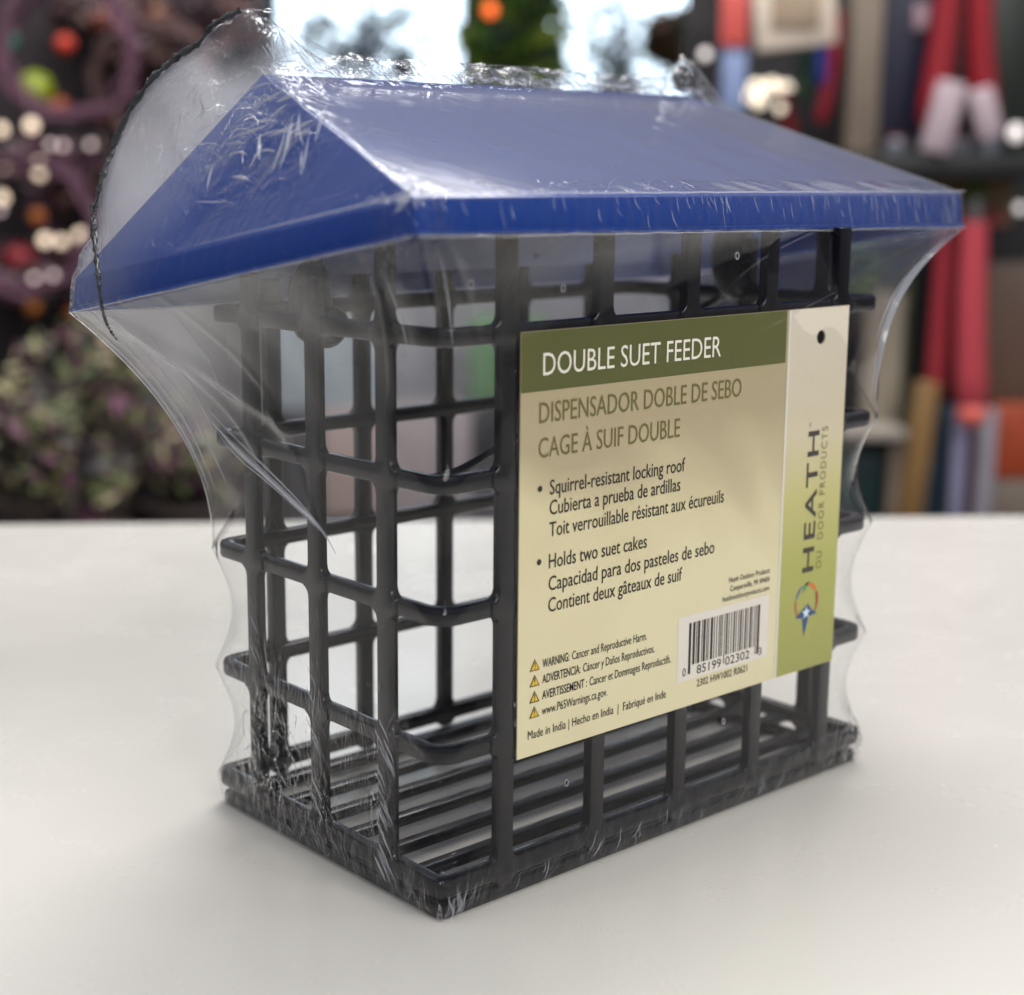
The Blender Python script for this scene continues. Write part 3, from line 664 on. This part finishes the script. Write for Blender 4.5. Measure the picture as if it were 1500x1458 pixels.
for k in range(90):                        # dust and tiny nicks caught in the film
    p_ = at(random.uniform(360, 760), random.uniform(400, 1180), 37.0) if k < 50 else at(random.uniform(620, 1240), random.uniform(150, 300), 40)
    if k < 50:
        d_ = (p_-CAM); pl = min(t for t in (((-.17-CAM.x)/d_.x), ((-.17-CAM.y)/d_.y)) if t > 0); pl = max(((-.17-CAM.x)/d_.x), ((-.17-CAM.y)/d_.y)); p_ = CAM+d_*pl
    else: t_ = random.random(); p_ = rN.lerp(rR, t_)+(g0.lerp(g1, t_)-rN.lerp(rR, t_))*random.random()*.85+V((0, -.05, .14))
    d = V((random.uniform(-1, 1), random.uniform(-1, 1), random.uniform(-1, 1))).normalized()*random.uniform(.02, .07)
    strand(cr, [p_+d*q for q in (0, .5, 1)], random.uniform(.004, .010))
def skirt_line(k, u, r0_, r1_, r, du=0):
    P = []
    for q in range(14):
        f_ = r0_+(r1_-r0_)*q/13; i_ = NB+int(f_*NK); rw = film_rows(k, max(0, min(.999, u+du*q/13))); P.append(rw[min(i_, NB+NK-1)][0]-FW*.05)
    strand(cr, smoothpath(P, 3), r)
for a_ in ((0, .992, .05, .99, .07), (0, .975, .25, .97, .022), (1, .02, .05, .95, .05), (0, .955, .3, .8, .02, .01), (3, .02, .2, .97, .06), (3, .05, .15, .9, .03), (3, .13, .3, .85, .018, .03), (3, .24, .4, .9, .014, .04), (2, .97, .1, .95, .05), (3, .9, .3, .9, .02), (0, .02, .3, .9, .02)): skirt_line(*a_)  # bright streaks down the skirt, drawn as pale strands
glint_band = [at(298, 604, 40.0), at(340, 650, 39.8), at(385, 692, 39.5), at(430, 735, 39.2), at(470, 775, 38.9), at(492, 812, 38.8)]  # broad soft highlight on the left skirt, built as pale strands
strand(cr, smoothpath(glint_band, 5), .062)
for dy_, r_ in ((-9, .03), (10, .045), (19, .02)): strand(cr, smoothpath([at(304+dy_*.4, 604+dy_, 40.0), at(345, 650+dy_*.9, 39.8), at(390, 692+dy_*.7, 39.5), at(434, 735+dy_*.5, 39.2), at(468, 772+dy_*.3, 39)], 5), r_)
o = cr.build('crease_glints', M_crease_glint, film, smooth=True, org=(8.5, 5, 0)); o['kind'] = 'stuff'

for px, py, yy in ((1080, 375, -1.3), (825, 422, -.9), (1060, 1057, -.2), (830, 1147, -.2), (690, 417, -1.1)):   # pin-hole vents punched in the film
    d_ = at(px, py, 1)-CAM; c_ = CAM+d_*((yy-CAM.y)/d_.y)
    P = [c_+V((.06*math.cos(a), 0, .085*math.sin(a))) for a in (2*math.pi*q/14 for q in range(14))]
    vh = MB().tube(P, .014, 6, closed=True).build('vent_hole', M_crease_glint, film, smooth=True, org=(8.5, 5, 0))
    MB().add([p+V((0, .02, 0)) for p in P]+[p+V((0, .03, 0)) for p in P], [tuple(range(14)), tuple(range(27, 13, -1))]).build('punched_disc', M_black, film, org=(8.5, 5, 0)).parent = vh
    vh.children[0].location = (0, 0, 0)

# ------------------------------------------------------------------ the shop behind (all far out of focus)
def face_box(px0, px1, py0, py1, b, th, tilt=0):
    a0, a1, b0, b1, z0, z1 = slab(px0, px1, py0, py1, b, th); c = V(((a0+a1)/2, (b0+b1)/2, (z0+z1)/2))
    M = BGM @ Matrix.Translation(c) @ Matrix.Rotation(math.radians(tilt), 4, 'Y')
    return MB().box((a0-a1)/2, (a1-a0)/2, -th/2, th/2, (z0-z1)/2, (z1-z0)/2, M), BGM @ c
struct(MB().box(-700, 700, 520, 530, -90, 122, BGM).build('back_wall', mat('shop_wall', rgb(46, 38, 42), .8, var=.4, scale=6)))
def rack(name, label, px0, px1, py0, py1, b, c, cat='display rack'):
    mb_, c_ = face_box(px0, px1, py0, py1, b, 2); z0 = -90; a0, a1, b0, b1, _, z1 = slab(px0, px1, py0, py1, b, 2)
    t = thing(name, label, cat, (BGM @ V(((a0+a1)/2, b, -90))))
    MB().box(a0, a1, b, b+2, z0, z1, BGM).build('back_panel', mat(name+'_panel', c, .7, var=.45, scale=14), t, org=t.location/S)
    for a in (a0, a1): MB().box(a-1.5, a+1.5, b-2, b-.2, z0, z1+3, BGM).build('post', mat('rack_post', rgb(40, 38, 40), .5, .4), t, org=t.location/S)
    return t
rack('garland_rack', 'dark display rack hung with twig garlands and tiny lights, left behind the table', -140, 395, -160, 760, 250, rgb(34, 24, 30))
rack('tool_rack', 'dark display rack of hanging garden tools behind the right end of the roof', 1025, 1640, -160, 262, 232, rgb(26, 24, 28))
rack('low_shelf_rack', 'brown shelving full of small packages beyond the right side of the feeder', 1180, 1640, 300, 765, 236, rgb(74, 62, 54))
rack('centre_rack', 'grey shelving seen hazily through the wrapped cage', 395, 1180, 200, 765, 330, rgb(142, 142, 150))  # panel grey lightened to stand for the bright back film

pane = glow('daylight_pane', (.72, .88, 1, 1), 3.0)
def window(px0, px1, py0, py1, label, nmul):
    b = 512; a0, a1, _, _, z0, z1 = slab(px0, px1, py0, py1, b, 1)
    t = thing('window', label, 'window', BGM @ V(((a0+a1)/2, b, z0)), 'shop windows'); O_ = t.location/S
    MB().box(a0, a1, b+4, b+5, z0, z1, BGM).build('pane', pane, t, org=O_)
    f = MB()
    for (p, q, r, s_) in ((a0-3, a0, z0-3, z1+3), (a1, a1+3, z0-3, z1+3), (a0, a1, z0-3, z0), (a0, a1, z1, z1+3)): f.box(p, q, b, b+7, r, s_, BGM)
    f.build('frame', mat('window_frame', rgb(70, 74, 78), .5), t, org=O_)
    for k in range(1, nmul+1):
        a = a0+(a1-a0)*k/(nmul+1); MB().box(a-.9, a+.9, b+1, b+3, z0, z1, BGM).build('mullion', mat('window_frame', rgb(70, 74, 78), .5), t, org=O_)
window(404, 676, -160, 128, 'bright daylight window above the left half of the blue roof', 1)
window(800, 1008, -160, 150, 'bright daylight window above the right half of the blue roof', 1)
window(-60, 66, -160, 112, 'bright window at the far upper left behind the garlands', 0)

def leafy(px, py, b, rpx, n, cols, label, name='leafy_plant', cat='plant', group=None, ls=1.6, sq=(1, 1, 1), pot=True, potz=None):
    a, _, z = loc(px, py, b); c = V((a, b, z)); r = rpx*b/2273
    t = thing(name, label, cat, BGM @ V((a, b, z-r*sq[2]-6)), group); O_ = t.location/S
    for ci, (nme, cc) in enumerate(cols):
        mb = MB()
        for _ in range(n//len(cols)):
            d = V((random.gauss(0, 1), random.gauss(0, 1), random.gauss(0, 1))).normalized()*r*random.random()**.45
            d = V((d.x*sq[0], d.y*sq[1], d.z*sq[2])); p = c+d
            u = V((random.gauss(0, 1), random.gauss(0, 1), random.gauss(0, 1))).normalized(); w = u.orthogonal().normalized(); s_ = ls*random.uniform(.5, 1.3)
            mb.add([BGM @ (p-u*s_), BGM @ (p+w*s_*.42), BGM @ (p+u*s_), BGM @ (p-w*s_*.42)], [(0, 1, 2, 3)])
        mb.build('foliage', mat(nme, cc, .6, var=.3), t, org=O_)
    st = MB()
    for _ in range(7):
        q = V((random.gauss(0, .4)*r*sq[0], random.gauss(0, .4)*r, random.uniform(-.2, .7)*r*sq[2]))
        st.tube([BGM @ (c+V((0, 0, -r*sq[2]-3))), BGM @ (c+q*.5), BGM @ (c+q)], .18*ls/1.2, 5)
    st.build('stem', mat('stem_brown', rgb(74, 50, 52), .8), t, org=O_)
    if pot:
        zz = z-r*sq[2]; P = [BGM @ V((a, b, zz-10)), BGM @ V((a, b, zz-1)), BGM @ V((a, b, zz))]
        MB().tube(P, [4.2, 5.6, 5.8], 16).build('pot', mat('pot_dark', rgb(46, 36, 34), .6), t, org=O_)
    return t
G1, G2, G3 = ('leaf_green', rgb(62, 96, 34)), ('leaf_dark', rgb(28, 48, 26)), ('leaf_lime', rgb(120, 140, 40))
leafy(750, 70, 440, 78, 900, [G1, G2, G3], 'bushy green plant between the two bright windows', ls=4.5, sq=(1, 1, 1.6), pot=False)
leafy(900, 150, 460, 46, 200, [G2, G1], 'low dark sprig at the foot of the right bright window', ls=3, pot=False)
leafy(1262, 400, 214, 34, 160, [G2, G1, ('leaf_moss', rgb(110, 120, 80))], 'mossy green leaf bunch hanging just right of the film', ls=1.3, sq=(.6, 1, 1.9), pot=False)
leafy(985, 55, 450, 40, 320, [G2, ('leaf_brown', rgb(96, 66, 48))], 'brownish foliage at the right edge of the right bright window', ls=4, pot=False)
leafy(588, 100, 465, 22, 90, [G2], 'small dark sprig low in the left bright window', ls=2.6, pot=False)
leafy(530, 66, 468, 120, 460, [('leaf_slate', rgb(130, 145, 165)), G2], 'sparse pale slate twigs across the left bright window', ls=2.6, sq=(1, 1, .6), pot=False)
leafy(905, 70, 468, 105, 330, [('leaf_slate', rgb(130, 145, 165)), G2], 'sparse slate coloured twigs across the right bright window', ls=2.6, sq=(1, 1, .9), pot=False)
leafy(20, 60, 470, 60, 120, [G2, ('leaf_slate', rgb(130, 145, 165))], 'sparse dark twigs across the far left window', ls=3, sq=(.8, 1, 1.2), pot=False)
GC = [('tinsel_plum', rgb(96, 52, 74)), ('tinsel_brown', rgb(84, 58, 44)), ('tinsel_grey', rgb(120, 108, 112)), ('tinsel_dark', rgb(30, 20, 26))]
for px, py, r, sq_, lab in ((135, 20, 55, (1.1, 1, .6), 'plum and brown leaf garland along the top near the left corner'), (215, 60, 75, (.7, 1, 1.2), 'brown leaf garland hanging just left of the film peak'), (90, 245, 95, (1.2, 1, .5), 'grey and plum leaf garland behind the brightest warm bulbs'), (40, 400, 85, (1, 1, .55), 'dark leaf garland at the left edge over the flowering plants'), (170, 350, 70, (.6, 1, 1.2), 'dark plum leaf garland behind the blue roof corner'), (330, 30, 50, (1, 1, .8), 'rusty leaf garland behind the top of the film peak')):
    leafy(px, py, 243, r, 420, GC, lab, 'leaf_garland', 'garland', 'leaf garlands on the dark rack', ls=1.7, sq=sq_, pot=False)
HP = [('bloom_cream', rgb(140, 132, 96)), ('bloom_mauve', rgb(96, 50, 74)), ('leaf_pale', rgb(84, 94, 52)), ('leaf_shadow', rgb(34, 26, 32)), ('leaf_night', rgb(22, 18, 24))]
bench_b = 152
for i, (px, py, r, lab) in enumerate(((28, 640, 70, 'pale green and mauve flowering plant at the left edge of the photo above the table'), (122, 560, 78, 'mauve flowering plant with yellowish tips, second from the left edge'), (205, 640, 84, 'largest green and plum flowering plant, left of the cage'), (110, 705, 58, 'low dark flowering plant just above the table edge, left'), (282, 680, 46, 'small plum flowering plant nearest to the wrapped cage'))):
    leafy(px, py, bench_b+8*(i % 3), r*1.3, 560, HP, lab, 'flowering_plant', 'potted plant', 'flowering plants behind the table', ls=1.15, sq=(1.1, 1, .95))
a0, a1, b0, b1, z0, z1 = slab(-160, 360, 800, 830, 140, 40)
bn = thing('plant_bench', 'dark wooden bench under the potted flowering plants', 'bench', BGM @ V(((a0+a1)/2, 160, -90)))
MB().box(a0, a1, 138, 185, -29, -27, BGM).build('bench_top', mat('bench_wood', rgb(60, 44, 36), .7), bn, org=bn.location/S)
for a in (a0+3, a1-3):
    for b in (141, 182): MB().box(a-2, a+2, b-2, b+2, -90, -29, BGM).build('leg', mat('bench_wood', rgb(60, 44, 36), .7), bn, org=bn.location/S)
# twig wreaths
for i, (px, py, b, r, lab) in enumerate(((100, 75, 225, 92, 'large plum twig wreath at the upper left'), (225, 120, 232, 80, 'dark mauve twig wreath left of the film peak'), (40, 330, 228, 95, 'plum twig wreath at the left edge beside the warm bulbs'), (262, 20, 236, 70, 'brown twig wreath at the top, left of the film peak'), (120, 300, 240, 66, 'small brown twig wreath behind the warm bulbs'))):
    a, _, z = loc(px, py, b); R_ = r*b/2273; t = thing('twig_wreath', lab, 'wreath', BGM @ V((a, b, z-R_)), 'twig wreaths on the dark rack'); O_ = t.location/S
    mb = MB()
    for q in range(5):
        ph = random.random()*6; P = []
        for k in range(28):
            an = 2*math.pi*k/28; rr_ = R_*(1+.09*math.sin(3*an+ph)+.05*math.sin(7*an+q)); P.append(BGM @ V((a+rr_*math.cos(an), b+1.2*math.sin(4*an+ph), z+rr_*math.sin(an))))
        mb.tube(P, .42, 6, closed=True)
    mb.build('twig_ring', mat('twig_plum' if i % 2 == 0 else 'twig_brown', rgb(92, 58, 76) if i % 2 == 0 else rgb(84, 60, 58), .7), t, org=O_)
# baubles and lights on the rack
def ball_thing(px, py, b, rpx, c, nme, lab, cat='bauble', group='coloured baubles on the dark rack', sq=(1, 1, 1), em=0, name=None):
    a, _, z = loc(px, py, b); r = rpx*b/2273; m = glow(nme, c, em) if em else mat(nme, c, .25, var=.1)
    t = thing(name or 'bauble', lab, cat, BGM @ V((a, b, z-r)), group); O_ = t.location/S
    MB().ball(BGM @ V((a, b, z)), r, 14, 9, sq).build('ball' if not em else 'bulb', m, t, smooth=True, org=O_)
    MB().tube([BGM @ V((a, b, z+r*sq[2]*.95)), BGM @ V((a, b, z+r*sq[2]+.35))], .3 if r > .8 else .12, 8).build('cap' if not em else 'socket', mat('cap_metal', rgb(120, 110, 90), .3, .8), t, org=O_)
    return t
for px, py, r, c, nme, lab in ((95, 65, 14, rgb(196, 60, 40), 'bauble_red', 'bright red bauble at the upper left'), (52, 132, 26, rgb(132, 146, 30), 'bauble_lime', 'large lime green bauble at the left edge'), (88, 158, 15, rgb(150, 70, 30), 'bauble_rust', 'rust orange bauble under the lime one'), (155, 170, 14, rgb(176, 104, 34), 'bauble_amber', 'amber bauble left of the sealed film edge'), (98, 178, 9, rgb(20, 104, 84), 'bauble_teal', 'tiny teal bauble beside the rust one'), (55, 318, 12, rgb(190, 110, 50), 'bauble_orange', 'orange bauble below the warm bulbs'), (28, 380, 22, rgb(150, 30, 46), 'bauble_crimson', 'crimson bauble at the left edge above the plants'), (48, 450, 12, rgb(190, 116, 40), 'bauble_gold', 'golden orange bauble above the flowering plants'), (110, 462, 16, rgb(120, 58, 30), 'bauble_copper', 'copper bauble beneath the blue roof corner'), (12, 60, 14, rgb(30, 130, 110), 'bauble_green', 'green bauble in front of the far left window'), (190, 60, 16, rgb(108, 94, 82), 'bauble_taupe', 'taupe bauble inside the mauve wreath'), (150, 30, 18, rgb(96, 42, 34), 'bauble_maroon', 'maroon bauble near the top left'), (230, 20, 14, rgb(120, 80, 60), 'bauble_tan', 'tan bauble at the top beside the film peak')):
    ball_thing(px, py, 238, r, c, nme, lab)
WL = [(46, 184, 1.6), (2, 190, 1.4), (38, 236, 1.7), (56, 242, 1.6), (28, 228, 1.3), (5, 240, 1.5), (58, 255, 1.3), (74, 212, 1.0), (92, 214, 1.0), (66, 352, 1.5), (90, 354, 1.3), (118, 345, 1.6), (190, 128, 1.0), (133, 212, .9), (3, 290, 1.5), (0, 308, 1.2), (50, 408, .9), (78, 404, .8)]
pl_ = ['highest warm bulb of the left cluster', 'warm bulb cut by the left edge of the photo, higher one', 'left one of the pair of brightest warm bulbs', 'right one of the pair of brightest warm bulbs', 'warm bulb tucked left of the brightest pair', 'warm bulb cut by the left edge beside the brightest pair', 'warm bulb just under the brightest pair', 'pinkish bulb left of a matching one on the wreath', 'pinkish bulb right of a matching one on the wreath', 'leftmost of the three bulbs in a row level with the roof corner', 'middle bulb of the three in a row level with the roof corner', 'rightmost and brightest bulb of the row by the roof corner', 'faint bulb close to the sealed film edge', 'dim bulb between wreath and film', 'warm bulb at the left edge over the crimson bauble', 'lower warm bulb at the left edge over the crimson bauble', 'dim bulb left of its twin above the plants', 'dim bulb right of its twin above the plants']
for (px, py, s_), lab in zip(WL, pl_):
    warm = (1, .80, .60, 1) if s_ > 1.2 else (1, .80, .80, 1)
    ball_thing(px, py, 232, 5.5*s_ if s_ > 1.2 else 5, warm, 'bulb_bright' if s_ > 1.2 else 'bulb_dim', lab, 'light bulb', 'small lit bulbs on the dark rack', em=1.35 if s_ > 1.2 else .8, name='string_bulb')
ball_thing(718, 15, 300, 9, (1, .16, .03, 1), 'lamp_orange', 'orange glowing lamp between the bright windows', 'lamp', None, em=1.6, name='small_lamp')
ball_thing(1292, 174, 225, 8, (1, .09, .03, 1), 'lamp_red', 'red glowing lamp on the rack right of the roof', 'lamp', None, em=1.3, name='small_lamp')
ball_thing(1292, 136, 225, 11, (1, .93, .66, 1), 'lamp_cream', 'cream glowing lamp right above the red one', 'lamp', None, em=1.3, name='small_lamp', sq=(1, 1, 1.2))
for (px, py), lab in zip(((1088, 142), (1108, 128), (1130, 126), (1150, 130), (1112, 148), (1147, 158)), ('leftmost lit bulb of the cream cluster above the right roof slope', 'lit bulb second from left in the cream cluster', 'topmost lit bulb of the cream cluster', 'rightmost lit bulb of the cream cluster', 'lower middle lit bulb of the cream cluster', 'lowest lit bulb of the cream cluster')):
    ball_thing(px, py, 226, 10, (1, .88, .70, 1), 'bulb_cream', lab, 'light bulb', 'cream bulbs on the tool rack', em=1.15, name='string_bulb')
for i, (px, py, s_, lab) in enumerate(((1333, 160, 2.2, 'white upright bulb right of the red lamp'), (1488, 195, 1.2, 'white bulb at the right edge'), (1033, 80, .7, 'pale bulb left of the blue stake'), (1494, 305, .9, 'dim white bulb at the right edge under the rack'))):
    ball_thing(px, py, 224, 10 if i < 2 else 7, (1, .92, .90, 1), 'bulb_white', lab, 'light bulb', 'white bulbs on the tool rack', sq=(1, 1, max(1, s_)), em=.9, name='string_bulb')

# hanging goods on the right
def good(name, px0, px1, py0, py1, b, c, lab, cat, tilt=0, th=2.2, rough=.5, hang=True, bev=.4, extra=None):
    mb_, c_ = face_box(px0, px1, py0, py1, b, th, tilt); t = thing(name, lab, cat, c_); O_ = t.location/S
    mb_.build('body', mat(name+'_%d%d' % (px0, py0), c, rough, var=.18, scale=18), t, bevel=bev, org=O_)
    a0, a1, b0, b1, z0, z1 = slab(px0, px1, py0, py1, b, th)
    if hang:
        am = (a0+a1)/2
        MB().tube([BGM @ V((am, b+8, z1+1.2)), BGM @ V((am, b-1.5, z1+1.0)), BGM @ V((am, b-2.2, z1+1.8))], .22, 6).build('hook', mat('hook_steel', rgb(150, 150, 150), .3, .9), t, org=O_)
        MB().box(am-.9, am+.9, b+.4, b+1, z1-.2, z1+1.6, BGM).build('hang_tab', mat('hang_tab', rgb(120, 112, 100), .6), t, org=O_)
    if extra:
        for (nme, q0, q1, r0_, r1_, cc) in extra:
            A0, A1, _, _, Z0, Z1 = slab(q0, q1, r0_, r1_, b, th)
            MB().box(A0, A1, b-.5, b-.03, Z0, Z1, BGM).build(nme, mat(nme+'_%d%d' % (q0, r0_), cc, .5, var=.15), t, bevel=.1, org=O_)
    return t
def rod(name, px, py0, py1, rpx, b, c, lab, cat, tip=None, lean=0):
    a, _, z1 = loc(px, py0, b); _, _, z0 = loc(px, py1, b); r = rpx*b/2273; dx = lean*b/2273
    t = thing(name, lab, cat, BGM @ V((a, b, z0))); O_ = t.location/S; P = []; R_ = []
    for k in range(11):
        q = k/10; P.append(BGM @ V((a+dx*q*q, b, z1+(z0-z1)*q))); R_.append(r*(.55+.45*math.sin(math.pi*min(.5+q*.5, 1)) if q > .92 else .8+.2*q))
    MB().tube(P, R_, 14).build('grip', mat(name+'_%d' % px, c, .35, var=.15), t, smooth=True, org=O_)
    MB().tube([BGM @ V((a, b, z1-1)), BGM @ V((a, b, z1+3))], r*.4, 10).build('shaft', mat('hook_steel', rgb(150, 150, 150), .3, .9), t, org=O_)
    if tip: MB().ball(P[-1], r*.9, 12, 8).build('tip', mat(name+'tip_%d' % px, tip, .3), t, smooth=True, org=O_)
    return t
good('garden_stake', 1060, 1092, 66, 172, 215, rgb(118, 134, 172), 'pale blue flat stake with a coral red top above the right roof slope', 'garden stake', extra=[('red_top', 1058, 1094, -50, 68, rgb(190, 78, 72))], hang=False)
good('cream_sign', 1108, 1222, -60, 70, 214, rgb(196, 182, 168), 'cream card sign hanging tilted near the top right', 'sign', tilt=-6, hang=False, extra=[('inset_panel', 1132, 1200, -40, 40, rgb(150, 132, 112))])
rod('green_tool', 1178, 60, 150, 9, 222, rgb(22, 60, 38), 'dark green tool handle under the cream sign', 'tool')
rod('blue_tool', 1204, 70, 125, 10, 222, rgb(30, 60, 140), 'blue tool handle under the cream sign', 'tool')
rod('red_tool', 1228, 20, 180, 10, 222, rgb(150, 28, 50), 'crimson tool handle left of the grey post', 'tool', lean=-20)
rod('maroon_tool', 1150, 130, 200, 12, 226, rgb(110, 26, 30), 'maroon tool handle just above the right roof slope', 'tool', lean=14)
good('post', 1257, 1285, -160, 225, 218, rgb(118, 106, 94), 'grey-beige square post right of the cream sign', 'post', hang=False, th=4)
good('navy_bag', 1296, 1372, -120, 200, 220, rgb(26, 28, 48), 'navy blue long bag hanging right of the post', 'bag', extra=[('pale_toggle', 1340, 1358, 6, 44, rgb(170, 140, 150))])
good('black_bag', 1440, 1500, -60, 225, 228, rgb(16, 26, 20), 'blackish green bag at the top right corner', 'bag')
for px, ln, lab in ((1392, -16, 'left dark red glove with a white cuff hanging on the rack'), (1438, 22, 'right dark red glove with a white cuff hanging on the rack')):
    rod('garden_glove', px, -60, 190, 22, 216, rgb(128, 24, 34), lab, 'glove', lean=ln)
for px0, px1, py0, py1, tl, lab in ((1368, 1402, 118, 225, 12, 'white cuff card beside the left dark red glove'), (1430, 1462, 128, 205, -18, 'white cuff card beside the right dark red glove')):
    good('white_tag', px0, px1, py0, py1, 209, rgb(165, 148, 156), lab, 'tag', tilt=tl, hang=False)
good('shelf_board', 1235, 1560, 226, 262, 210, rgb(18, 20, 22), 'black shelf board at the foot of the tool rack', 'shelf', hang=False, th=20)
for i, (px, lab) in enumerate(((1345, 'left silver tin on the black shelf'), (1400, 'second silver tin on the black shelf'), (1440, 'third silver tin on the black shelf'), (1484, 'rightmost silver tin on the black shelf'))):
    a, _, z = loc(px, 226, 208); t = thing('silver_tin', lab, 'tin', BGM @ V((a, 218, z)), 'silver tins on the black shelf')
    MB().tube([BGM @ V((a, 218, z)), BGM @ V((a, 218, z+2.2+.4*(i % 2)))], 1.7, 14).build('can', mat('tin_metal', rgb(160, 165, 175), .25, .8), t, bevel=.1, org=t.location/S)
    MB().tube([BGM @ V((a, 218, z+2.2+.4*(i % 2))), BGM @ V((a, 218, z+2.8+.4*(i % 2)))], 1.3, 14).build('lid', mat('tin_lid', rgb(110, 40, 46), .35, .3), t, org=t.location/S)
good('seed_packet', 1362, 1482, 262, 330, 222, rgb(150, 134, 100), 'beige packet with a green leaf print under the black shelf', 'packet', hang=False, extra=[('leaf_print', 1414, 1442, 268, 300, rgb(96, 128, 44)), ('pink_print', 1398, 1470, 305, 330, rgb(190, 96, 92))])
rod('red_grip', 1386, 335, 585, 17, 214, rgb(146, 44, 54), 'left slimmer red rubber grip hanging at the right', 'grip')
rod('red_grip', 1428, 325, 606, 24, 210, rgb(176, 66, 76), 'right thicker red rubber grip with a glossy tip', 'grip', tip=rgb(220, 104, 92), lean=14)
good('brown_board', 1448, 1600, 385, 590, 220, rgb(98, 76, 64), 'brown wooden board at the right edge of the photo', 'board', hang=False)
good('rust_box', 1455, 1520, 592, 702, 216, rgb(158, 66, 34), 'rust orange box at the lower right above the table', 'box', hang=False)
good('grey_box', 1440, 1600, 704, 775, 216, rgb(120, 108, 98), 'grey-brown box under the rust orange box', 'box', hang=False)
good('green_packet', 1290, 1332, 345, 640, 226, rgb(66, 82, 56), 'tall moss green packet just right of the film', 'packet')
good('cream_packet', 1272, 1316, 430, 650, 219, rgb(150, 140, 124), 'tall cream grey packet just right of the film', 'packet')
good('olive_packet', 1322, 1352, 400, 690, 222, rgb(104, 106, 84), 'narrow olive packet beside the moss green one', 'packet')
good('black_tube', 1350, 1372, 330, 560, 219, rgb(24, 22, 28), 'black narrow tube left of the red grips', 'tube')
good('pale_shelf', 1236, 1330, 630, 646, 212, rgb(150, 142, 132), 'pale shelf edge right of the wrapped cage', 'shelf', hang=False, th=14)
good('teal_box', 1232, 1304, 648, 775, 216, rgb(16, 44, 46), 'dark teal box standing right of the wrapped cage', 'box', hang=False)
good('tan_stake', 1306, 1342, 640, 775, 214, rgb(128, 112, 98), 'tan flat stake beside the dark teal box', 'garden stake', hang=False)
good('ochre_stake', 1338, 1358, 560, 775, 212, rgb(126, 96, 56), 'ochre leaning stake between teal and slate boxes', 'garden stake', hang=False, tilt=4)
good('slate_box', 1360, 1400, 595, 775, 218, rgb(48, 70, 88), 'slate blue box under the left red grip', 'box', hang=False)
good('lilac_strip', 1400, 1410, 600, 775, 214, rgb(140, 140, 168), 'thin lilac strip beside the slate blue box', 'strip', hang=False)
good('maroon_box', 1412, 1436, 600, 775, 216, rgb(84, 34, 44), 'narrow maroon box under the thick red grip', 'box', hang=False)
good('white_packet', 1438, 1452, 600, 775, 214, rgb(150, 146, 156), 'narrow whitish packet left of the rust orange box', 'packet', hang=False)
# things behind the cage, seen through it; greys lightened for the bright back film
good('green_crate', 690, 800, 470, 590, 300, rgb(84, 138, 80), 'green crate seen through the cage left of the card', 'crate', hang=False, th=20)
good('blue_grey_crate', 385, 560, 480, 600, 300, rgb(150, 168, 178), 'blue grey crate seen through the left end of the cage', 'crate', hang=False, th=20)
good('mauve_crate', 560, 690, 600, 755, 300, rgb(166, 156, 158), 'mauve grey crate seen low through the cage corner', 'crate', hang=False, th=20)
good('pink_crate', 470, 560, 600, 755, 296, rgb(178, 156, 150), 'dusty pink crate seen low between the narrow side bars', 'crate', hang=False, th=20)
good('orange_box', 250, 335, 735, 790, 180, rgb(170, 66, 30), 'orange box low behind the table beside the cage', 'box', hang=False)
good('teal_pole', 365, 405, -160, 110, 300, rgb(22, 52, 66), 'dark teal pole left of the bright window', 'pole', hang=False, th=6)
